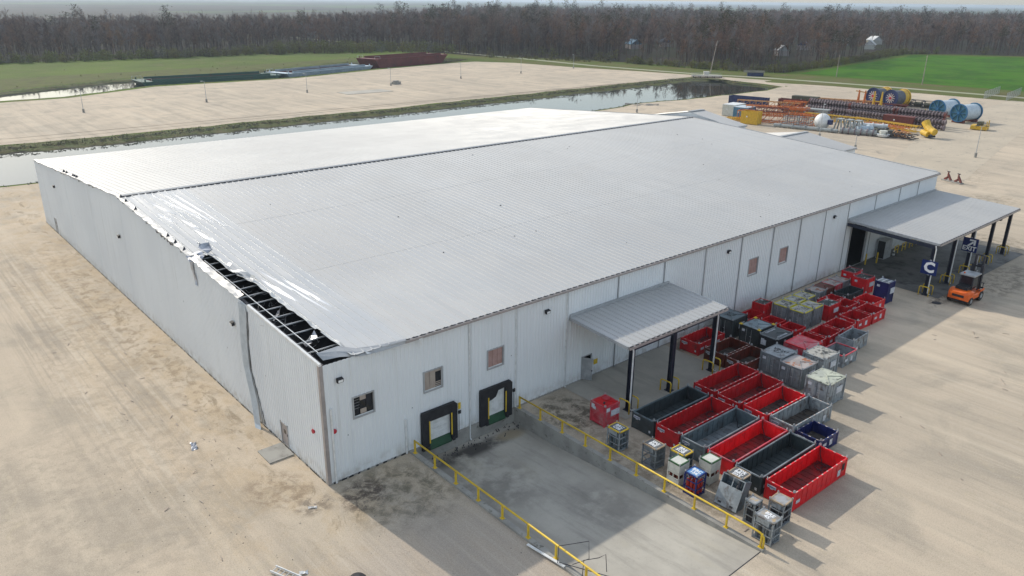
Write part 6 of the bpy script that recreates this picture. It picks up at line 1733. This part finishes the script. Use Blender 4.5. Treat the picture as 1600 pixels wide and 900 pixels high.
# the mass of woodland behind: one object
pv = []; pk = []; ps = []; pr_ = []
for d, x, y, az, e in rest:
    k = pick(e, az); sc = rnd.uniform(.66, 1.16) * (1.05 - .17 * max(0, min(1, (az - 56) / 14))) * (1.0 if e > 9 or d > 700 else .8)
    if rnd.random() < .05: sc *= 1.22; k = rnd.choice((5, 7, 1))
    if d > 900: sc *= 1.1
    pv.append((x, y, 0)); pk.append(k); ps.append(sc); pr_.append(rnd.uniform(0, 6.28))
# scrub thickets on the meadow and by the forest foot
def scatter_scrub(poly, n, smin, smax, k=6):
    xs = [p[0] for p in poly]; ys_ = [p[1] for p in poly]; c = 0
    while c < n:
        x = rnd.uniform(min(xs), max(xs)); y = rnd.uniform(min(ys_), max(ys_))
        if inside((x, y), poly): pv.append((x, y, -.2)); pk.append(k); ps.append(rnd.uniform(smin, smax)); pr_.append(rnd.uniform(0, 6)); c += 1
scatter_scrub([(160, 372), (190, 366), (235, 352), (262, 330), (258, 372), (215, 402), (180, 400)], 260, .35, 1.15)
scatter_scrub([(-100, 362), (42, 374), (150, 372), (200, 390), (200, 398), (127, 384), (42, 386), (-100, 376)], 420, .3, .9)
scatter_scrub([(288, 230), (296, 175), (302, 154), (360, 160), (430, 174), (492, 186), (520, 166), (490, 178), (420, 167), (350, 154), (301, 149), (290, 170), (284, 225)], 420, .25, .7)
scatter_scrub([(20, 262), (120, 292), (205, 326), (232, 318), (245, 330), (190, 345), (60, 305), (-20, 275)], 40, .05, .14)
scatter_scrub([(-120, 250), (20, 258), (60, 284), (120, 350), (40, 372), (-120, 360)], 14, .05, .12)
scatter_scrub([(252, 300), (266, 290), (286, 235), (280, 232), (262, 270), (250, 295)], 90, .1, .4)
me = bpy.data.meshes.new('woodland'); me.from_pydata(pv, [], [])
for nm, ty, vals in (('kind', 'INT', pk), ('size', 'FLOAT', ps), ('turn', 'FLOAT', pr_)):
    at = me.attributes.new(nm, ty, 'POINT'); at.data.foreach_set('value', vals)
wood = bpy.data.objects.new('woodland', me); COL.objects.link(wood); wood['kind'] = 'stuff'
ng = bpy.data.node_groups.new('woodland_scatter', 'GeometryNodeTree')
ng.interface.new_socket('Geometry', in_out='INPUT', socket_type='NodeSocketGeometry'); ng.interface.new_socket('Geometry', in_out='OUTPUT', socket_type='NodeSocketGeometry')
gi = ng.nodes.new('NodeGroupInput'); go = ng.nodes.new('NodeGroupOutput'); iop = ng.nodes.new('GeometryNodeInstanceOnPoints'); gti = ng.nodes.new('GeometryNodeGeometryToInstance')
protos = []
for i in range(len(KINDS) - 1, -1, -1):     # the last one joined comes first
    po = bpy.data.objects.new('woodland_tree', KINDS[i][3]); protos.append(po)
    oin = ng.nodes.new('GeometryNodeObjectInfo'); oin.inputs['Object'].default_value = po; oin.inputs['As Instance'].default_value = True
    ng.links.new(oin.outputs['Geometry'], gti.inputs[0])
ng.links.new(gi.outputs[0], iop.inputs['Points']); ng.links.new(gti.outputs[0], iop.inputs['Instance']); iop.inputs['Pick Instance'].default_value = True
def named(n, ty):
    q = ng.nodes.new('GeometryNodeInputNamedAttribute'); q.data_type = ty; q.inputs[0].default_value = n
    return q.outputs[0]
jg = None
ng.links.new(named('kind', 'INT'), iop.inputs['Instance Index']); ng.links.new(named('size', 'FLOAT'), iop.inputs['Scale'])
cxz = ng.nodes.new('ShaderNodeCombineXYZ'); ng.links.new(named('turn', 'FLOAT'), cxz.inputs[2]); ng.links.new(cxz.outputs[0], iop.inputs['Rotation'])
# gather all kinds into one geometry whose top-level instances are the kinds
ng.nodes.remove(gti); jn = ng.nodes.new('GeometryNodeJoinGeometry')
for q in [n for n in ng.nodes if n.bl_idname == 'GeometryNodeObjectInfo']: ng.links.new(q.outputs['Geometry'], jn.inputs[0])
ng.links.new(jn.outputs[0], iop.inputs['Instance']); ng.links.new(iop.outputs[0], go.inputs[0])
md = wood.modifiers.new('scatter', 'NODES'); md.node_group = ng
# houses among the trees
for x, y, lx, ly, lab, rf, yaw in HOUSES:
    lx *= .8; ly *= .8
    t = thing('house', lab, 'house', (x, y, -.6), R(yaw + 40)); MB().box(-lx / 2, -ly / 2, 0, lx / 2, ly / 2, 3.6).build('wall', m_trimpink if rf is not m_white else m_offwhite, t)
    mb = MB(); a = lx / 2 + .6; b = ly / 2 + .6
    mb.poly([(-a, -b, 3.5), (a, -b, 3.5), (a, 0, 6.6), (-a, 0, 6.6)]); mb.poly([(-a, 0, 6.6), (a, 0, 6.6), (a, b, 3.5), (-a, b, 3.5)]); mb.poly([(-a + .6, -b + .6, 3.5), (-a + .6, 0, 6.5), (-a + .6, b - .6, 3.5)]); mb.poly([(a - .6, -b + .6, 3.5), (a - .6, b - .6, 3.5), (a - .6, 0, 6.5)])
    mb.build('roof', rf, t)
    for s in (-.25, .2): MB().box(lx * s, -ly / 2 - .05, 1.1, lx * s + 1.2, -ly / 2 - .01, 2.3).build('window', m_glass, t)
# grassy tufts along the canal banks
mb = MB()
def tufts(poly, n, off, smin, smax, cond):
    P = [Vector(p) for p in poly]; c = 0
    while c < n:
        i = rnd.randrange(len(P)); a = P[i]; b = P[(i + 1) % len(P)]; p = a.lerp(b, rnd.random())
        if not cond(p): continue
        nr = Vector((-(b - a).y, (b - a).x)).normalized(); p = p + nr * rnd.uniform(*off); c += 1
        s = rnd.uniform(smin, smax)
        for k in range(3):
            a_ = rnd.uniform(0, 6.28); q = Vector((p.x, p.y, -.1)); tri(mb, q + Vector((rnd.uniform(-.4, .4), rnd.uniform(-.4, .4), 0)), Vector((math.cos(a_) * .6, math.sin(a_) * .6, 1)), s, s * .8, rnd)
tufts(canal, 7000, (-5.6, 1.2), .18, .38, lambda p: p.y > 138)
tufts(canal, 900, (-.6, .8), .15, .5, lambda p: p.y < 120)
tufts(bargec, 500, (-.2, .8), .1, .3, lambda p: p.y < 286)
tufts(bargec, 2600, (-1.0, 4), .15, .35, lambda p: p.y > 240)
mb.build('bank_grass', m_leafg, kind='stuff')

# ------------------------------------------------------------------ haze
hz = MB().box(-14000, -10000, -3.0, 14000, 14000, 31.5).mesh('haze')
hm = bpy.data.materials.new('haze_air'); hm.use_nodes = True; nt = hm.node_tree
for n in list(nt.nodes):
    if n.bl_idname != 'ShaderNodeOutputMaterial': nt.nodes.remove(n)
out = [n for n in nt.nodes if n.bl_idname == 'ShaderNodeOutputMaterial'][0]
pvn = nt.nodes.new('ShaderNodeVolumePrincipled'); pvn.inputs['Color'].default_value = (.72, .85, 1.0, 1); pvn.inputs['Density'].default_value = .00015; pvn.inputs['Anisotropy'].default_value = .3
nt.links.new(pvn.outputs[0], out.inputs['Volume'])
place('haze', hz, hm, kind='stuff')
